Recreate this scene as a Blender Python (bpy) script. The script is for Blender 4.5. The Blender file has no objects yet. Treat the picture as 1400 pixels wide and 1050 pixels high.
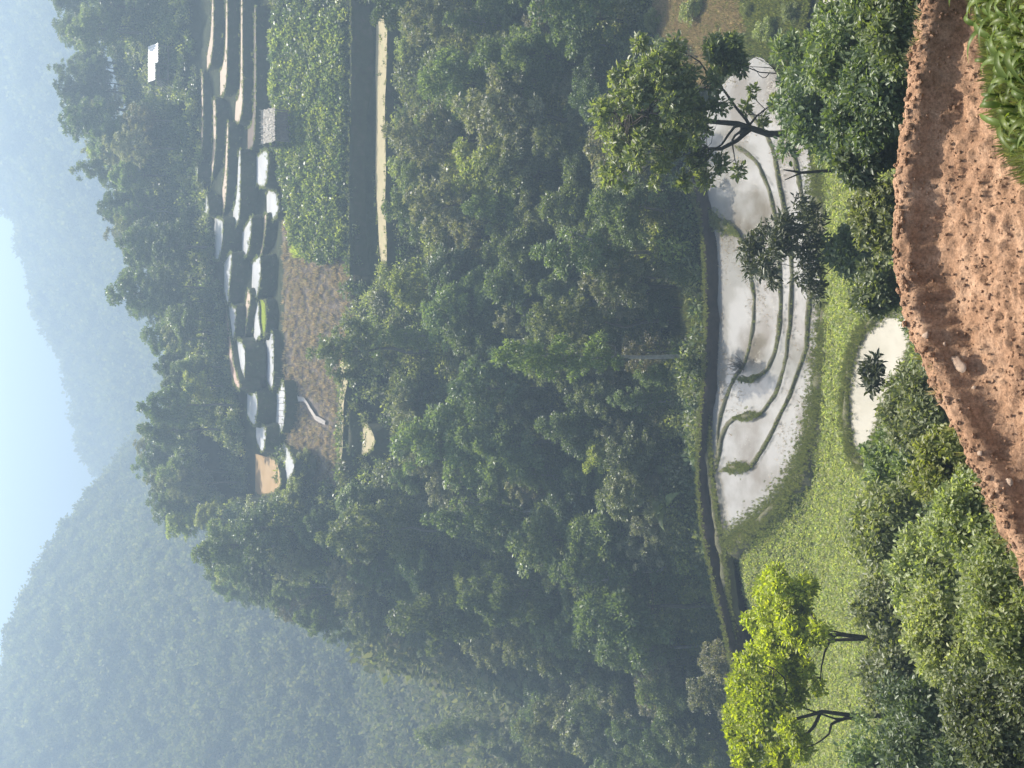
import bpy, math, random
import numpy as np
from mathutils import Vector, Matrix

# ------------------------------------------------------------------ camera, sky, sun, exposure
scene = bpy.context.scene
COL = scene.collection
CAM_Z = 60.0
PITCH = math.radians(22.0)
FPX = 1500.0                                    # focal length in pixels of a 1400 x 1050 picture
SUN_EL, SUN_AZ = math.radians(51.0), math.radians(9.0)   # azimuth from +Y towards +X
cp, sp_ = math.cos(PITCH), math.sin(PITCH)
Fv = np.array([0.0, cp, -sp_]); Uw = np.array([0.0, sp_, cp])
cam_d = bpy.data.cameras.new("camera"); cam = bpy.data.objects.new("camera", cam_d)
COL.objects.link(cam)
# the photograph was taken with the phone turned a quarter turn: picture right = down, picture up = world right
R = Matrix(((-Uw[0], 1.0, -Fv[0]), (-Uw[1], 0.0, -Fv[1]), (-Uw[2], 0.0, -Fv[2])))
cam.matrix_world = Matrix.Translation((0, 0, CAM_Z)) @ R.to_4x4()
cam_d.sensor_fit = 'HORIZONTAL'; cam_d.sensor_width = 36.0
cam_d.lens = 36.0 * FPX / 1400.0
cam_d.clip_start = 0.1; cam_d.clip_end = 20000
scene.camera = cam

world = bpy.data.worlds.new("World"); scene.world = world; world.use_nodes = True
wn = world.node_tree.nodes; wl = world.node_tree.links; wn.clear()
sky = wn.new('ShaderNodeTexSky'); sky.sky_type = 'NISHITA'; sky.sun_disc = False
sky.sun_elevation = SUN_EL; sky.sun_rotation = SUN_AZ
sky.air_density = 1.0; sky.dust_density = 6.0; sky.ozone_density = 1.0; sky.altitude = 600
bg = wn.new('ShaderNodeBackground'); bg.inputs[1].default_value = 0.14
wo = wn.new('ShaderNodeOutputWorld')
wl.new(sky.outputs[0], bg.inputs[0]); wl.new(bg.outputs[0], wo.inputs[0])

sun_d = bpy.data.lights.new("sun", 'SUN'); sun_d.energy = 5.0; sun_d.angle = math.radians(0.6)
sun_d.color = (1.0, 0.95, 0.86)
sun = bpy.data.objects.new("sun", sun_d); COL.objects.link(sun); sun.location = (0, 0, 200)
to_sun = Vector((math.sin(SUN_AZ) * math.cos(SUN_EL), math.cos(SUN_AZ) * math.cos(SUN_EL), math.sin(SUN_EL)))
sun.rotation_euler = to_sun.to_track_quat('Z', 'Y').to_euler()

vs = scene.view_settings
vs.view_transform = 'Standard'; vs.look = 'None'; vs.gamma = 1.0; vs.use_curve_mapping = False
vs.exposure = 1.12
scene.render.engine = 'CYCLES'
cy = scene.cycles
cy.use_denoising = True
cy.max_bounces = 6; cy.diffuse_bounces = 2; cy.glossy_bounces = 2; cy.transmission_bounces = 2
cy.transparent_max_bounces = 4; cy.volume_bounces = 0
cy.caustics_reflective = False; cy.caustics_refractive = False
cy.sample_clamp_indirect = 4.0

rng = np.random.default_rng(7)
random.seed(7)

# ------------------------------------------------------------------ picture <-> place helpers
def ray(x, y):
    x = np.asarray(x, float); y = np.asarray(y, float)
    return np.stack([525.0 - y, FPX * cp - (x - 700.0) * sp_, -FPX * sp_ - (x - 700.0) * cp], -1)
def at_z(x, y, zr):                    # point on the level zr (metres relative to the eye)
    d = ray(x, y); s = zr / d[..., 2]
    p = d * s[..., None]; p[..., 2] += CAM_Z
    return p
def at_Y(x, y, Y):
    d = ray(x, y); s = Y / d[..., 1]
    p = d * s[..., None]; p[..., 2] += CAM_Z
    return p
def proj(p):
    p = np.asarray(p, float); q = p - np.array([0, 0, CAM_Z])
    f = np.maximum(q @ Fv, 0.05)
    return 700.0 - FPX * (q @ Uw) / f, 525.0 - FPX * q[..., 0] / f
def in_poly(px, py, poly):
    px = np.asarray(px, float); py = np.asarray(py, float)
    r = np.zeros(px.shape, bool); n = len(poly)
    for i in range(n):
        x0, y0 = poly[i]; x1, y1 = poly[(i + 1) % n]
        if y0 == y1: continue
        c = ((y0 > py) != (y1 > py)) & (px < (x1 - x0) * (py - y0) / (y1 - y0) + x0)
        r ^= c
    return r
def zm(zoom, pts):                     # points read off an enlarged crop
    ox, oy = {1: (200, 0), 2: (200, 230), 3: (240, 440), 4: (900, 0), 5: (900, 230), 6: (900, 480)}[zoom]
    return [(ox + a / 3.889, oy + b / 3.889) for a, b in pts]

# smooth value noise (numpy)
_perm = np.random.default_rng(3).random((256, 256))
def vnoise(x, y):
    xi = np.floor(x).astype(int); yi = np.floor(y).astype(int)
    fx = x - xi; fy = y - yi
    fx = fx * fx * (3 - 2 * fx); fy = fy * fy * (3 - 2 * fy)
    a = _perm[xi % 256, yi % 256]; b = _perm[(xi + 1) % 256, yi % 256]
    c = _perm[xi % 256, (yi + 1) % 256]; d = _perm[(xi + 1) % 256, (yi + 1) % 256]
    return (a * (1 - fx) + b * fx) * (1 - fy) + (c * (1 - fx) + d * fx) * fy - 0.5
def fbm(x, y, o=4):
    s = 0.0; a = 1.0
    for k in range(o):
        s = s + a * vnoise(x * 2 ** k + 17.3 * k, y * 2 ** k + 5.1 * k); a *= 0.5
    return s

# ------------------------------------------------------------------ object helpers
def tag(o, label=None, cat=None, group=None, kind=None):
    if label: o['label'] = label
    if cat: o['category'] = cat
    if group: o['group'] = group
    if kind: o['kind'] = kind
    return o
def link(o, parent=None):
    COL.objects.link(o)
    if parent is not None: o.parent = parent
    return o
def empty(name, loc=(0, 0, 0)):
    o = bpy.data.objects.new(name, None); o.location = loc; o.empty_display_size = 0.3
    return link(o)
def mesh_np(name, verts, faces, mat=None, smooth=False):
    me = bpy.data.meshes.new(name)
    verts = np.ascontiguousarray(verts, np.float32).reshape(-1, 3)
    if isinstance(faces, np.ndarray):
        n, k = faces.shape
        me.vertices.add(len(verts)); me.vertices.foreach_set('co', verts.ravel())
        me.loops.add(n * k); me.loops.foreach_set('vertex_index', np.ascontiguousarray(faces, np.int32).ravel())
        me.polygons.add(n)
        me.polygons.foreach_set('loop_start', np.arange(0, n * k, k, dtype=np.int32))
        me.polygons.foreach_set('loop_total', np.full(n, k, np.int32))
        me.update(calc_edges=True)
    else:
        me.from_pydata(verts.tolist(), [], [tuple(f) for f in faces]); me.update()
    if smooth: me.polygons.foreach_set('use_smooth', np.ones(len(me.polygons), bool))
    if mat is not None: me.materials.append(mat)
    return me
def obj(name, me, parent=None, loc=(0, 0, 0)):
    o = bpy.data.objects.new(name, me); o.location = loc
    return link(o, parent)
def grid_faces(nu, nv):
    i = np.arange(nu - 1)[:, None] * nv + np.arange(nv - 1)[None, :]
    i = i.ravel()
    return np.stack([i, i + nv, i + nv + 1, i + 1], 1)

class MB:                              # collects shapes that become one mesh
    def __init__(s): s.v = []; s.f = []
    def add(s, v, f):
        b = len(s.v); s.v += [tuple(map(float, p)) for p in v]; s.f += [tuple(b + i for i in q) for q in f]
    def box(s, c, size, rot=None):
        hx, hy, hz = [a / 2 for a in size]
        P = [Vector((sx * hx, sy * hy, sz * hz)) for sz in (-1, 1) for sy in (-1, 1) for sx in (-1, 1)]
        if rot is not None: P = [rot @ p for p in P]
        s.add([(p.x + c[0], p.y + c[1], p.z + c[2]) for p in P],
              [(0, 2, 3, 1), (4, 5, 7, 6), (0, 1, 5, 4), (2, 6, 7, 3), (0, 4, 6, 2), (1, 3, 7, 5)])
    def tube(s, pts, rad, n=6):
        pts = [Vector(p) for p in pts]; V = []; F = []
        for i, p in enumerate(pts):
            t = (pts[min(i + 1, len(pts) - 1)] - pts[max(i - 1, 0)])
            t = t.normalized() if t.length > 1e-6 else Vector((0, 0, 1))
            a = t.cross(Vector((0.31, 0.87, 0.1)));
            if a.length < 1e-3: a = t.cross(Vector((1, 0, 0)))
            a.normalize(); b = t.cross(a)
            for k in range(n):
                w = 2 * math.pi * k / n
                V.append(p + (a * math.cos(w) + b * math.sin(w)) * rad[i])
        for i in range(len(pts) - 1):
            for k in range(n):
                F.append((i * n + k, i * n + (k + 1) % n, (i + 1) * n + (k + 1) % n, (i + 1) * n + k))
        F.append(tuple(range(n))[::-1]); F.append(tuple((len(pts) - 1) * n + k for k in range(n)))
        s.add(V, F)
    def mesh(s, name, mat, smooth=False): return mesh_np(name, s.v, s.f, mat, smooth)
    def build(s, name, mat, parent=None, smooth=False): return obj(name, s.mesh(name, mat, smooth), parent)

# ------------------------------------------------------------------ materials
def new_mat(name):
    m = bpy.data.materials.new(name); m.use_nodes = True
    nt = m.node_tree; nt.nodes.clear()
    out = nt.nodes.new('ShaderNodeOutputMaterial')
    return m, nt, out
def ramp(nt, fac, stops):
    r = nt.nodes.new('ShaderNodeValToRGB'); cr = r.color_ramp
    while len(cr.elements) < len(stops): cr.elements.new(0.5)
    for e, (p, c) in zip(cr.elements, stops): e.position = p; e.color = (*c, 1)
    nt.links.new(fac, r.inputs[0]); return r.outputs[0]
def noise(nt, scale, detail=4, rough=0.55, coord=None, dims='3D'):
    n = nt.nodes.new('ShaderNodeTexNoise'); n.inputs['Scale'].default_value = scale
    n.inputs['Detail'].default_value = detail; n.inputs['Roughness'].default_value = rough
    if coord is not None: nt.links.new(coord, n.inputs['Vector'])
    return n
def geo_pos(nt): return nt.nodes.new('ShaderNodeNewGeometry').outputs['Position']

def leaf_mat(name, cols, trans=0.42, rough=0.42, spec=0.45, tcol=None, sat=0.82, gain=1.8):
    cols = [(gain * 1.16 * c[0], gain * 0.96 * c[1], gain * 0.92 * c[2]) for c in cols]
    m, nt, out = new_mat(name)
    g = nt.nodes.new('ShaderNodeNewGeometry'); oi = nt.nodes.new('ShaderNodeObjectInfo')
    c = ramp(nt, g.outputs['Random Per Island'], [(i / (len(cols) - 1), k) for i, k in enumerate(cols)])
    hs = nt.nodes.new('ShaderNodeHueSaturation'); hs.inputs['Saturation'].default_value = sat
    mr = nt.nodes.new('ShaderNodeMapRange'); nt.links.new(oi.outputs['Random'], mr.inputs[0])
    mr.inputs[3].default_value = 0.483; mr.inputs[4].default_value = 0.506
    nt.links.new(mr.outputs[0], hs.inputs['Hue'])
    mv = nt.nodes.new('ShaderNodeMath'); mv.operation = 'MULTIPLY'; mv.inputs[1].default_value = 7.13
    nt.links.new(oi.outputs['Random'], mv.inputs[0])
    fr = nt.nodes.new('ShaderNodeMath'); fr.operation = 'FRACT'; nt.links.new(mv.outputs[0], fr.inputs[0])
    m2 = nt.nodes.new('ShaderNodeMapRange'); nt.links.new(fr.outputs[0], m2.inputs[0])
    m2.inputs[3].default_value = 0.78; m2.inputs[4].default_value = 1.28
    nt.links.new(m2.outputs[0], hs.inputs['Value']); nt.links.new(c, hs.inputs['Color'])
    p = nt.nodes.new('ShaderNodeBsdfPrincipled')
    nt.links.new(hs.outputs[0], p.inputs['Base Color']); p.inputs['Roughness'].default_value = rough
    p.inputs['Specular IOR Level'].default_value = spec
    t = nt.nodes.new('ShaderNodeBsdfTranslucent')
    mx = nt.nodes.new('ShaderNodeMix'); mx.data_type = 'RGBA'; mx.blend_type = 'MULTIPLY'
    mx.inputs[0].default_value = 1.0
    nt.links.new(hs.outputs[0], mx.inputs[6]); mx.inputs[7].default_value = (*(tcol or (1.6, 1.7, 0.65)), 1)
    nt.links.new(mx.outputs[2], t.inputs[0])
    ms = nt.nodes.new('ShaderNodeMixShader'); ms.inputs[0].default_value = trans
    nt.links.new(p.outputs[0], ms.inputs[1]); nt.links.new(t.outputs[0], ms.inputs[2])
    nt.links.new(ms.outputs[0], out.inputs[0])
    return m
def surf_mat(name, stops, scale=3.0, rough=0.9, bump=0.4, bscale=None, spec=0.3, detail=6):
    m, nt, out = new_mat(name); pos = geo_pos(nt)
    n = noise(nt, scale, detail, 0.6, pos)
    c = ramp(nt, n.outputs[0], stops)
    p = nt.nodes.new('ShaderNodeBsdfPrincipled'); nt.links.new(c, p.inputs['Base Color'])
    p.inputs['Roughness'].default_value = rough; p.inputs['Specular IOR Level'].default_value = spec
    if bump:
        n2 = noise(nt, bscale or scale * 3, 6, 0.65, pos)
        b = nt.nodes.new('ShaderNodeBump'); b.inputs['Strength'].default_value = bump
        b.inputs['Distance'].default_value = 0.25 / (bscale or scale * 3) * 2
        nt.links.new(n2.outputs[0], b.inputs['Height']); nt.links.new(b.outputs[0], p.inputs['Normal'])
    nt.links.new(p.outputs[0], out.inputs[0])
    return m
def water_mat(name, mud, mud2, rough=0.12, bump=0.02, wscale=2.5, spec=0.5, speck=None):
    m, nt, out = new_mat(name); pos = geo_pos(nt)
    n = noise(nt, 0.25, 4, 0.55, pos)
    c = ramp(nt, n.outputs[0], [(0.36, mud), (0.56, mud2)])
    p = nt.nodes.new('ShaderNodeBsdfPrincipled')
    if speck:                          # stubble and mud breaking the surface
        mp = nt.nodes.new('ShaderNodeMapping'); mp.inputs['Scale'].default_value = (1, 0.45, 1)
        nt.links.new(pos, mp.inputs[0])
        n3 = noise(nt, 6.0, 6, 0.75, mp.outputs[0]); n4 = noise(nt, 0.35, 3, 0.5, pos)
        ad = nt.nodes.new('ShaderNodeMath'); ad.operation = 'ADD'
        mu = nt.nodes.new('ShaderNodeMath'); mu.operation = 'MULTIPLY'; mu.inputs[1].default_value = 0.6
        nt.links.new(n4.outputs[0], mu.inputs[0]); nt.links.new(n3.outputs[0], ad.inputs[0]); nt.links.new(mu.outputs[0], ad.inputs[1])
        f = ramp(nt, ad.outputs[0], [(speck, (0, 0, 0)), (speck + 0.07, (1, 1, 1))])
        mx = nt.nodes.new('ShaderNodeMix'); mx.data_type = 'RGBA'
        nt.links.new(f, mx.inputs[0]); nt.links.new(c, mx.inputs[6]); mx.inputs[7].default_value = (0.16, 0.14, 0.10, 1)
        nt.links.new(mx.outputs[2], p.inputs['Base Color'])
        mr = nt.nodes.new('ShaderNodeMapRange'); nt.links.new(f, mr.inputs[0])
        mr.inputs[3].default_value = rough; mr.inputs[4].default_value = 0.6
        nt.links.new(mr.outputs[0], p.inputs['Roughness'])
    else:
        nt.links.new(c, p.inputs['Base Color']); p.inputs['Roughness'].default_value = rough
    p.inputs['IOR'].default_value = 1.33; p.inputs['Specular IOR Level'].default_value = spec
    n2 = noise(nt, wscale, 3, 0.5, pos)
    b = nt.nodes.new('ShaderNodeBump'); b.inputs['Strength'].default_value = 1.0; b.inputs['Distance'].default_value = bump
    nt.links.new(n2.outputs[0], b.inputs['Height']); nt.links.new(b.outputs[0], p.inputs['Normal'])
    nt.links.new(p.outputs[0], out.inputs[0])
    return m

M = {}
M['bark'] = surf_mat('bark', [(0.3, (0.10, 0.085, 0.065)), (0.7, (0.20, 0.175, 0.14))], 5, 0.9, 0.5)
M['pale_bark'] = surf_mat('pale_bark', [(0.3, (0.20, 0.18, 0.15)), (0.7, (0.42, 0.39, 0.33))], 4, 0.85, 0.3)
M['dark_bark'] = surf_mat('dark_bark', [(0.3, (0.045, 0.036, 0.028)), (0.7, (0.10, 0.08, 0.06))], 5, 0.9, 0.5)
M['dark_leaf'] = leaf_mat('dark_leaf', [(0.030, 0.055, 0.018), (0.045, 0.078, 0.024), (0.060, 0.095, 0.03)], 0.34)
M['mid_leaf'] = leaf_mat('mid_leaf', [(0.045, 0.080, 0.022), (0.065, 0.108, 0.030), (0.085, 0.13, 0.038)], 0.40)
M['pale_leaf'] = leaf_mat('pale_leaf', [(0.075, 0.095, 0.045), (0.10, 0.125, 0.06), (0.135, 0.155, 0.085)], 0.34)
M['lime_leaf'] = leaf_mat('lime_leaf', [(0.085, 0.13, 0.02), (0.12, 0.17, 0.028), (0.15, 0.19, 0.035)], 0.45)
M['rust_leaf'] = leaf_mat('rust_leaf', [(0.075, 0.08, 0.04), (0.095, 0.10, 0.052), (0.085, 0.11, 0.045)], 0.35)
M['bamboo_leaf'] = leaf_mat('bamboo_leaf', [(0.08, 0.115, 0.03), (0.105, 0.14, 0.042), (0.13, 0.16, 0.06)], 0.42)
M['olive_leaf'] = leaf_mat('olive_leaf', [(0.048, 0.072, 0.022), (0.07, 0.098, 0.032), (0.092, 0.12, 0.045)], 0.38, 0.42, 0.45)
M['yellow_tree'] = leaf_mat('yellow_tree', [(0.10, 0.15, 0.015), (0.14, 0.20, 0.02), (0.17, 0.22, 0.03)], 0.55, tcol=(1.7, 1.8, 0.35), gain=2.1, sat=.95)
M['shrub_leaf'] = leaf_mat('shrub_leaf', [(0.065, 0.095, 0.028), (0.095, 0.13, 0.04), (0.13, 0.165, 0.06)], 0.48, gain=2.0)
M['tall_leaf'] = leaf_mat('tall_leaf', [(0.045, 0.075, 0.022), (0.065, 0.10, 0.03), (0.09, 0.12, 0.042)], 0.46, 0.4, 0.45, gain=1.75)
M['crop_leaf'] = leaf_mat('crop_leaf', [(0.105, 0.155, 0.045), (0.135, 0.185, 0.06), (0.18, 0.215, 0.085)], 0.55, 0.5, 0.3, gain=1.9)
M['grass_leaf'] = leaf_mat('grass_leaf', [(0.055, 0.09, 0.028), (0.08, 0.12, 0.038), (0.125, 0.14, 0.06)], 0.42, sat=.75, gain=1.5)
M['dry_grass'] = leaf_mat('dry_grass', [(0.17, 0.155, 0.08), (0.22, 0.19, 0.11), (0.16, 0.17, 0.08)], 0.4, tcol=(1.2, 1.15, 0.8))
M['corn_leaf'] = leaf_mat('corn_leaf', [(0.06, 0.12, 0.015), (0.085, 0.15, 0.02), (0.12, 0.17, 0.03)], 0.42, 0.45, 0.35, gain=1.0, sat=.95)
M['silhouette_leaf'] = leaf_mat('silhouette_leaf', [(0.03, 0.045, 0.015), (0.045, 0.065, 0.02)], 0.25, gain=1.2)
M['banana_leaf'] = leaf_mat('banana_leaf', [(0.07, 0.12, 0.025), (0.11, 0.17, 0.035)], 0.5, 0.35, 0.5)
M['rice_leaf'] = leaf_mat('rice_leaf', [(0.15, 0.22, 0.03), (0.19, 0.26, 0.04)], 0.5)
M['far_leaf'] = leaf_mat('far_leaf', [(0.05, 0.075, 0.028), (0.075, 0.10, 0.038), (0.11, 0.125, 0.06)], 0.35, 0.8, 0.1)
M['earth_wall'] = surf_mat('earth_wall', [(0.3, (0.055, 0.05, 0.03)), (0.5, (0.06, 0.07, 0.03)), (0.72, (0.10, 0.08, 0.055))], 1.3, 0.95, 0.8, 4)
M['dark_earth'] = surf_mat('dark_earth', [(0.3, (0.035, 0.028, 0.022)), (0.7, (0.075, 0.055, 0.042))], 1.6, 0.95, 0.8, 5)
M['bund'] = surf_mat('bund', [(0.3, (0.10, 0.085, 0.055)), (0.55, (0.12, 0.115, 0.06)), (0.75, (0.19, 0.16, 0.11))], 2.2, 0.95, 0.8, 7)
M['mud'] = surf_mat('mud', [(0.3, (0.26, 0.17, 0.10)), (0.7, (0.34, 0.235, 0.145))], 0.7, 0.55, 0.2, 5, 0.5)
M['red_mud'] = surf_mat('red_mud', [(0.3, (0.27, 0.15, 0.09)), (0.7, (0.36, 0.21, 0.13))], 0.7, 0.5, 0.2, 5, 0.5)
M['dry_field'] = surf_mat('dry_field', [(0.25, (0.30, 0.25, 0.14)), (0.55, (0.36, 0.30, 0.17)), (0.75, (0.26, 0.26, 0.12))], 0.6, 0.95, 0.5, 6)
M['dark_field'] = surf_mat('dark_field', [(0.3, (0.10, 0.075, 0.055)), (0.7, (0.15, 0.11, 0.08))], 0.8, 0.9, 0.5, 5)
M['water'] = water_mat('water', (0.13, 0.11, 0.08), (0.245, 0.232, 0.205), 0.10, 0.003, 3.0, 1.0, 0.925)
M['pond_water'] = water_mat('pond_water', (0.27, 0.245, 0.18), (0.34, 0.31, 0.24), 0.14, 0.004, 3.0, 0.6)
M['terrace_water'] = water_mat('terrace_water', (0.52, 0.51, 0.49), (0.60, 0.59, 0.57), 0.22, 0.012, 1.2, 0.9)  # white of the reflected sky put into the base colour
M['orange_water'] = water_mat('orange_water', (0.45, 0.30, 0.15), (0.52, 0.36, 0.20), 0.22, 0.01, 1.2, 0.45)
M['metal_roof'] = surf_mat('metal_roof', [(0.3, (0.60, 0.58, 0.54)), (0.7, (0.72, 0.70, 0.66))], 1.5, 0.45, 0.0, spec=0.5)
M['thatch'] = surf_mat('thatch', [(0.3, (0.26, 0.21, 0.15)), (0.7, (0.66, 0.58, 0.46))], 3.5, 0.85, 0.6, 9)
M['wood'] = surf_mat('wood', [(0.3, (0.16, 0.12, 0.09)), (0.7, (0.28, 0.23, 0.18))], 3, 0.85, 0.4)
M['stone'] = surf_mat('stone', [(0.3, (0.24, 0.16, 0.11)), (0.7, (0.38, 0.28, 0.2))], 14, 0.85, 0.5, 40)
M['path'] = surf_mat('path', [(0.3, (0.40, 0.34, 0.28)), (0.7, (0.5, 0.44, 0.37))], 2, 0.9, 0.3)

# terraced knoll: each terrace a thing of water or mud, shaded earth face and grassy rim
def knoll_z(img):
    c = np.mean(np.asarray(img), 0); d = ray(c[0], c[1])
    a0 = -25.4 - 0.267 * 142.5
    s = a0 / (d[2] - 0.267 * d[1]); return float(d[2] * s)
TERR = [
 ('mud', 1, [(350, -30), (358, -30), (358, 200), (348, 290), (342, 345), (310, 388), (290, 372), (273, 293), (290, 300), (316, 335), (332, 250), (345, 180)], 'narrow brown mud terrace with a notched end below the tin-roofed hut'),
 ('mud', 1, [(290, 380), (300, 380), (304, 600), (301, 780), (287, 895), (276, 885), (289, 770), (293, 600)], 'thin brown mud terrace ending at a white water patch'),
 ('mud', 1, [(423, -30), (433, -30), (431, 330), (422, 490), (375, 522), (355, 480), (354, 414), (375, 415), (413, 345), (423, 200)], 'brown mud terrace widening to a square end with a grassy clump'),
 ('mud', 1, [(356, 520), (368, 540), (371, 600), (371, 760), (357, 900), (337, 1035), (324, 1035), (345, 900), (358, 760), (357, 600)], 'thin curved brown mud terrace below the notched one'),
 ('mud', 1, [(503, -30), (513, -30), (511, 300), (516, 500), (502, 640), (480, 655), (455, 632), (432, 652), (429, 550), (480, 552), (500, 480), (503, 300)], 'brown mud terrace with a wide tongue and two grassy corners'),
 ('mud', 1, [(430, 655), (437, 655), (435, 800), (430, 950), (427, 1010), (420, 1090), (405, 1160), (395, 1160), (388, 1145), (395, 1050), (415, 950), (424, 800)], 'thin orange mud terrace tapering past the grassy corner'),
 ('dark', 1, [(573, 40), (583, 40), (583, 560), (577, 720), (560, 792), (530, 812), (505, 772), (499, 690), (550, 690), (567, 640), (574, 500)], 'dull grey-brown terrace behind the thatched hut'),
 ('water', 1, [(492, 800), (503, 800), (500, 1050), (497, 1140), (490, 1170), (465, 1230), (440, 1270), (434, 1245), (455, 1145), (482, 1060)], 'slim white flooded terrace with a pointed end'),
 ('water', 1, [(640, 790), (651, 850), (637, 985), (610, 992), (586, 968), (566, 1075), (554, 1050), (560, 840), (600, 830)], 'white flooded terrace just below the thatched hut'),
 ('water', 1, [(236, 820), (262, 830), (276, 900), (272, 965), (256, 972), (244, 900)], 'small white flooded terrace at the top of the knoll'),
 ('water', 2, [(288, 116), (325, 138), (334, 228), (322, 250), (308, 225), (293, 170)], 'small half-muddy flooded terrace at the upper rim of the knoll'),
 ('water', 2, [(343, 262), (405, 270), (409, 330), (399, 440), (381, 492), (362, 472), (347, 350)], 'leaf-shaped white flooded terrace on the upper rim'),
 ('water', 2, [(396, 493), (415, 506), (456, 438), (453, 520), (441, 650), (436, 728), (424, 690), (404, 580)], 'pointed white flooded terrace next to the reddish mud strip'),
 ('water', 2, [(431, 733), (476, 733), (476, 800), (466, 922), (450, 892), (437, 800)], 'narrow white flooded terrace beside the reddish mud strip'),
 ('water', 3, [(288, 55), (300, 60), (368, 122), (371, 250), (361, 358), (340, 312), (318, 210), (303, 125), (290, 80)], 'white flooded terrace with a scalloped near corner'),
 ('water', 3, [(358, 368), (400, 390), (433, 368), (436, 450), (426, 556), (400, 532), (374, 470)], 'bright white flooded terrace above the big orange one'),
 ('water', 3, [(424, 558), (482, 558), (482, 600), (467, 694), (440, 662), (424, 590)], 'pale small flooded terrace touching the big orange one'),
 ('orange', 3, [(374, 545), (398, 600), (430, 652), (470, 700), (520, 730), (550, 770), (562, 890), (500, 912), (430, 922), (395, 862), (380, 760), (374, 640)], 'large orange flooded terrace at the tip of the knoll'),
 ('red', 2, [(388, 498), (398, 500), (412, 620), (440, 850), (466, 1050), (478, 1090), (500, 1150), (492, 1178), (465, 1130), (430, 1000), (404, 800), (392, 620)], 'long reddish mud strip along the outer edge of the knoll'),
 ('water', 2, [(561, 248), (559, 330), (546, 430), (520, 482), (498, 472), (489, 400), (505, 350), (545, 290)], 'white flooded terrace with a rounded end in the middle row'),
 ('water', 2, [(640, 118), (690, 128), (706, 190), (692, 265), (650, 272), (632, 240)], 'rounded white flooded terrace by the scrubby bank'),
 ('mud', 2, [(633, 245), (640, 250), (636, 290), (628, 380), (610, 468), (603, 462), (617, 350), (626, 270)], 'thin pale mud terrace linking two flooded ones'),
 ('water', 2, [(556, 516), (582, 488), (611, 466), (606, 600), (592, 682), (565, 692), (549, 640)], 'long white flooded terrace above the green seedling bed'),
 ('mud', 2, [(549, 650), (556, 700), (535, 800), (526, 912), (514, 902), (525, 760), (540, 640)], 'narrow beige mud terrace in the middle of the knoll'),
 ('rice', 2, [(603, 697), (633, 708), (642, 780), (634, 892), (616, 884), (602, 800)], 'flooded terrace bed of bright green rice seedlings'),
 ('water', 2, [(581, 712), (600, 712), (599, 810), (612, 892), (590, 895), (577, 950), (571, 880)], 'pale flooded terrace wrapped round the seedling bed'),
 ('water', 3, [(436, 95), (495, 92), (515, 40), (522, 110), (523, 250), (516, 362), (495, 332), (466, 252), (438, 200)], 'broad white flooded terrace below the seedling bed'),
 ('water', 3, [(505, 378), (550, 388), (574, 298), (583, 380), (582, 480), (572, 572), (550, 592), (520, 542), (494, 490), (500, 430)], 'white flooded terrace with stakes at the edge of the brown scrub slope'),
 ('water', 3, [(552, 650), (580, 640), (620, 720), (637, 762), (603, 842), (566, 882), (556, 780)], 'small white flooded terrace half hidden behind leafy branches'),
]
TERR_Z = {17: -25.3}
for q_, xn_ in ((26, 372.0), (27, 387.0), (28, 398.0)):      # lowest steps end level with the scrub slope
    c_ = np.mean(np.asarray(zm(TERR[q_][1], TERR[q_][2])), 0); TERR_Z[q_] = knoll_z([(xn_, c_[1])]) + .1
CARVE = []
for q_, z_ in TERR_Z.items():
    g_ = np.asarray(zm(TERR[q_][1], TERR[q_][2])); w_ = at_z(g_[:, 0], g_[:, 1], z_); c_ = w_.mean(0)
    CARVE.append(([(c_[0] + (p[0] - c_[0]) * 1.12, c_[1] + (p[1] - c_[1]) * 1.06) for p in w_], z_ - .55))

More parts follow.
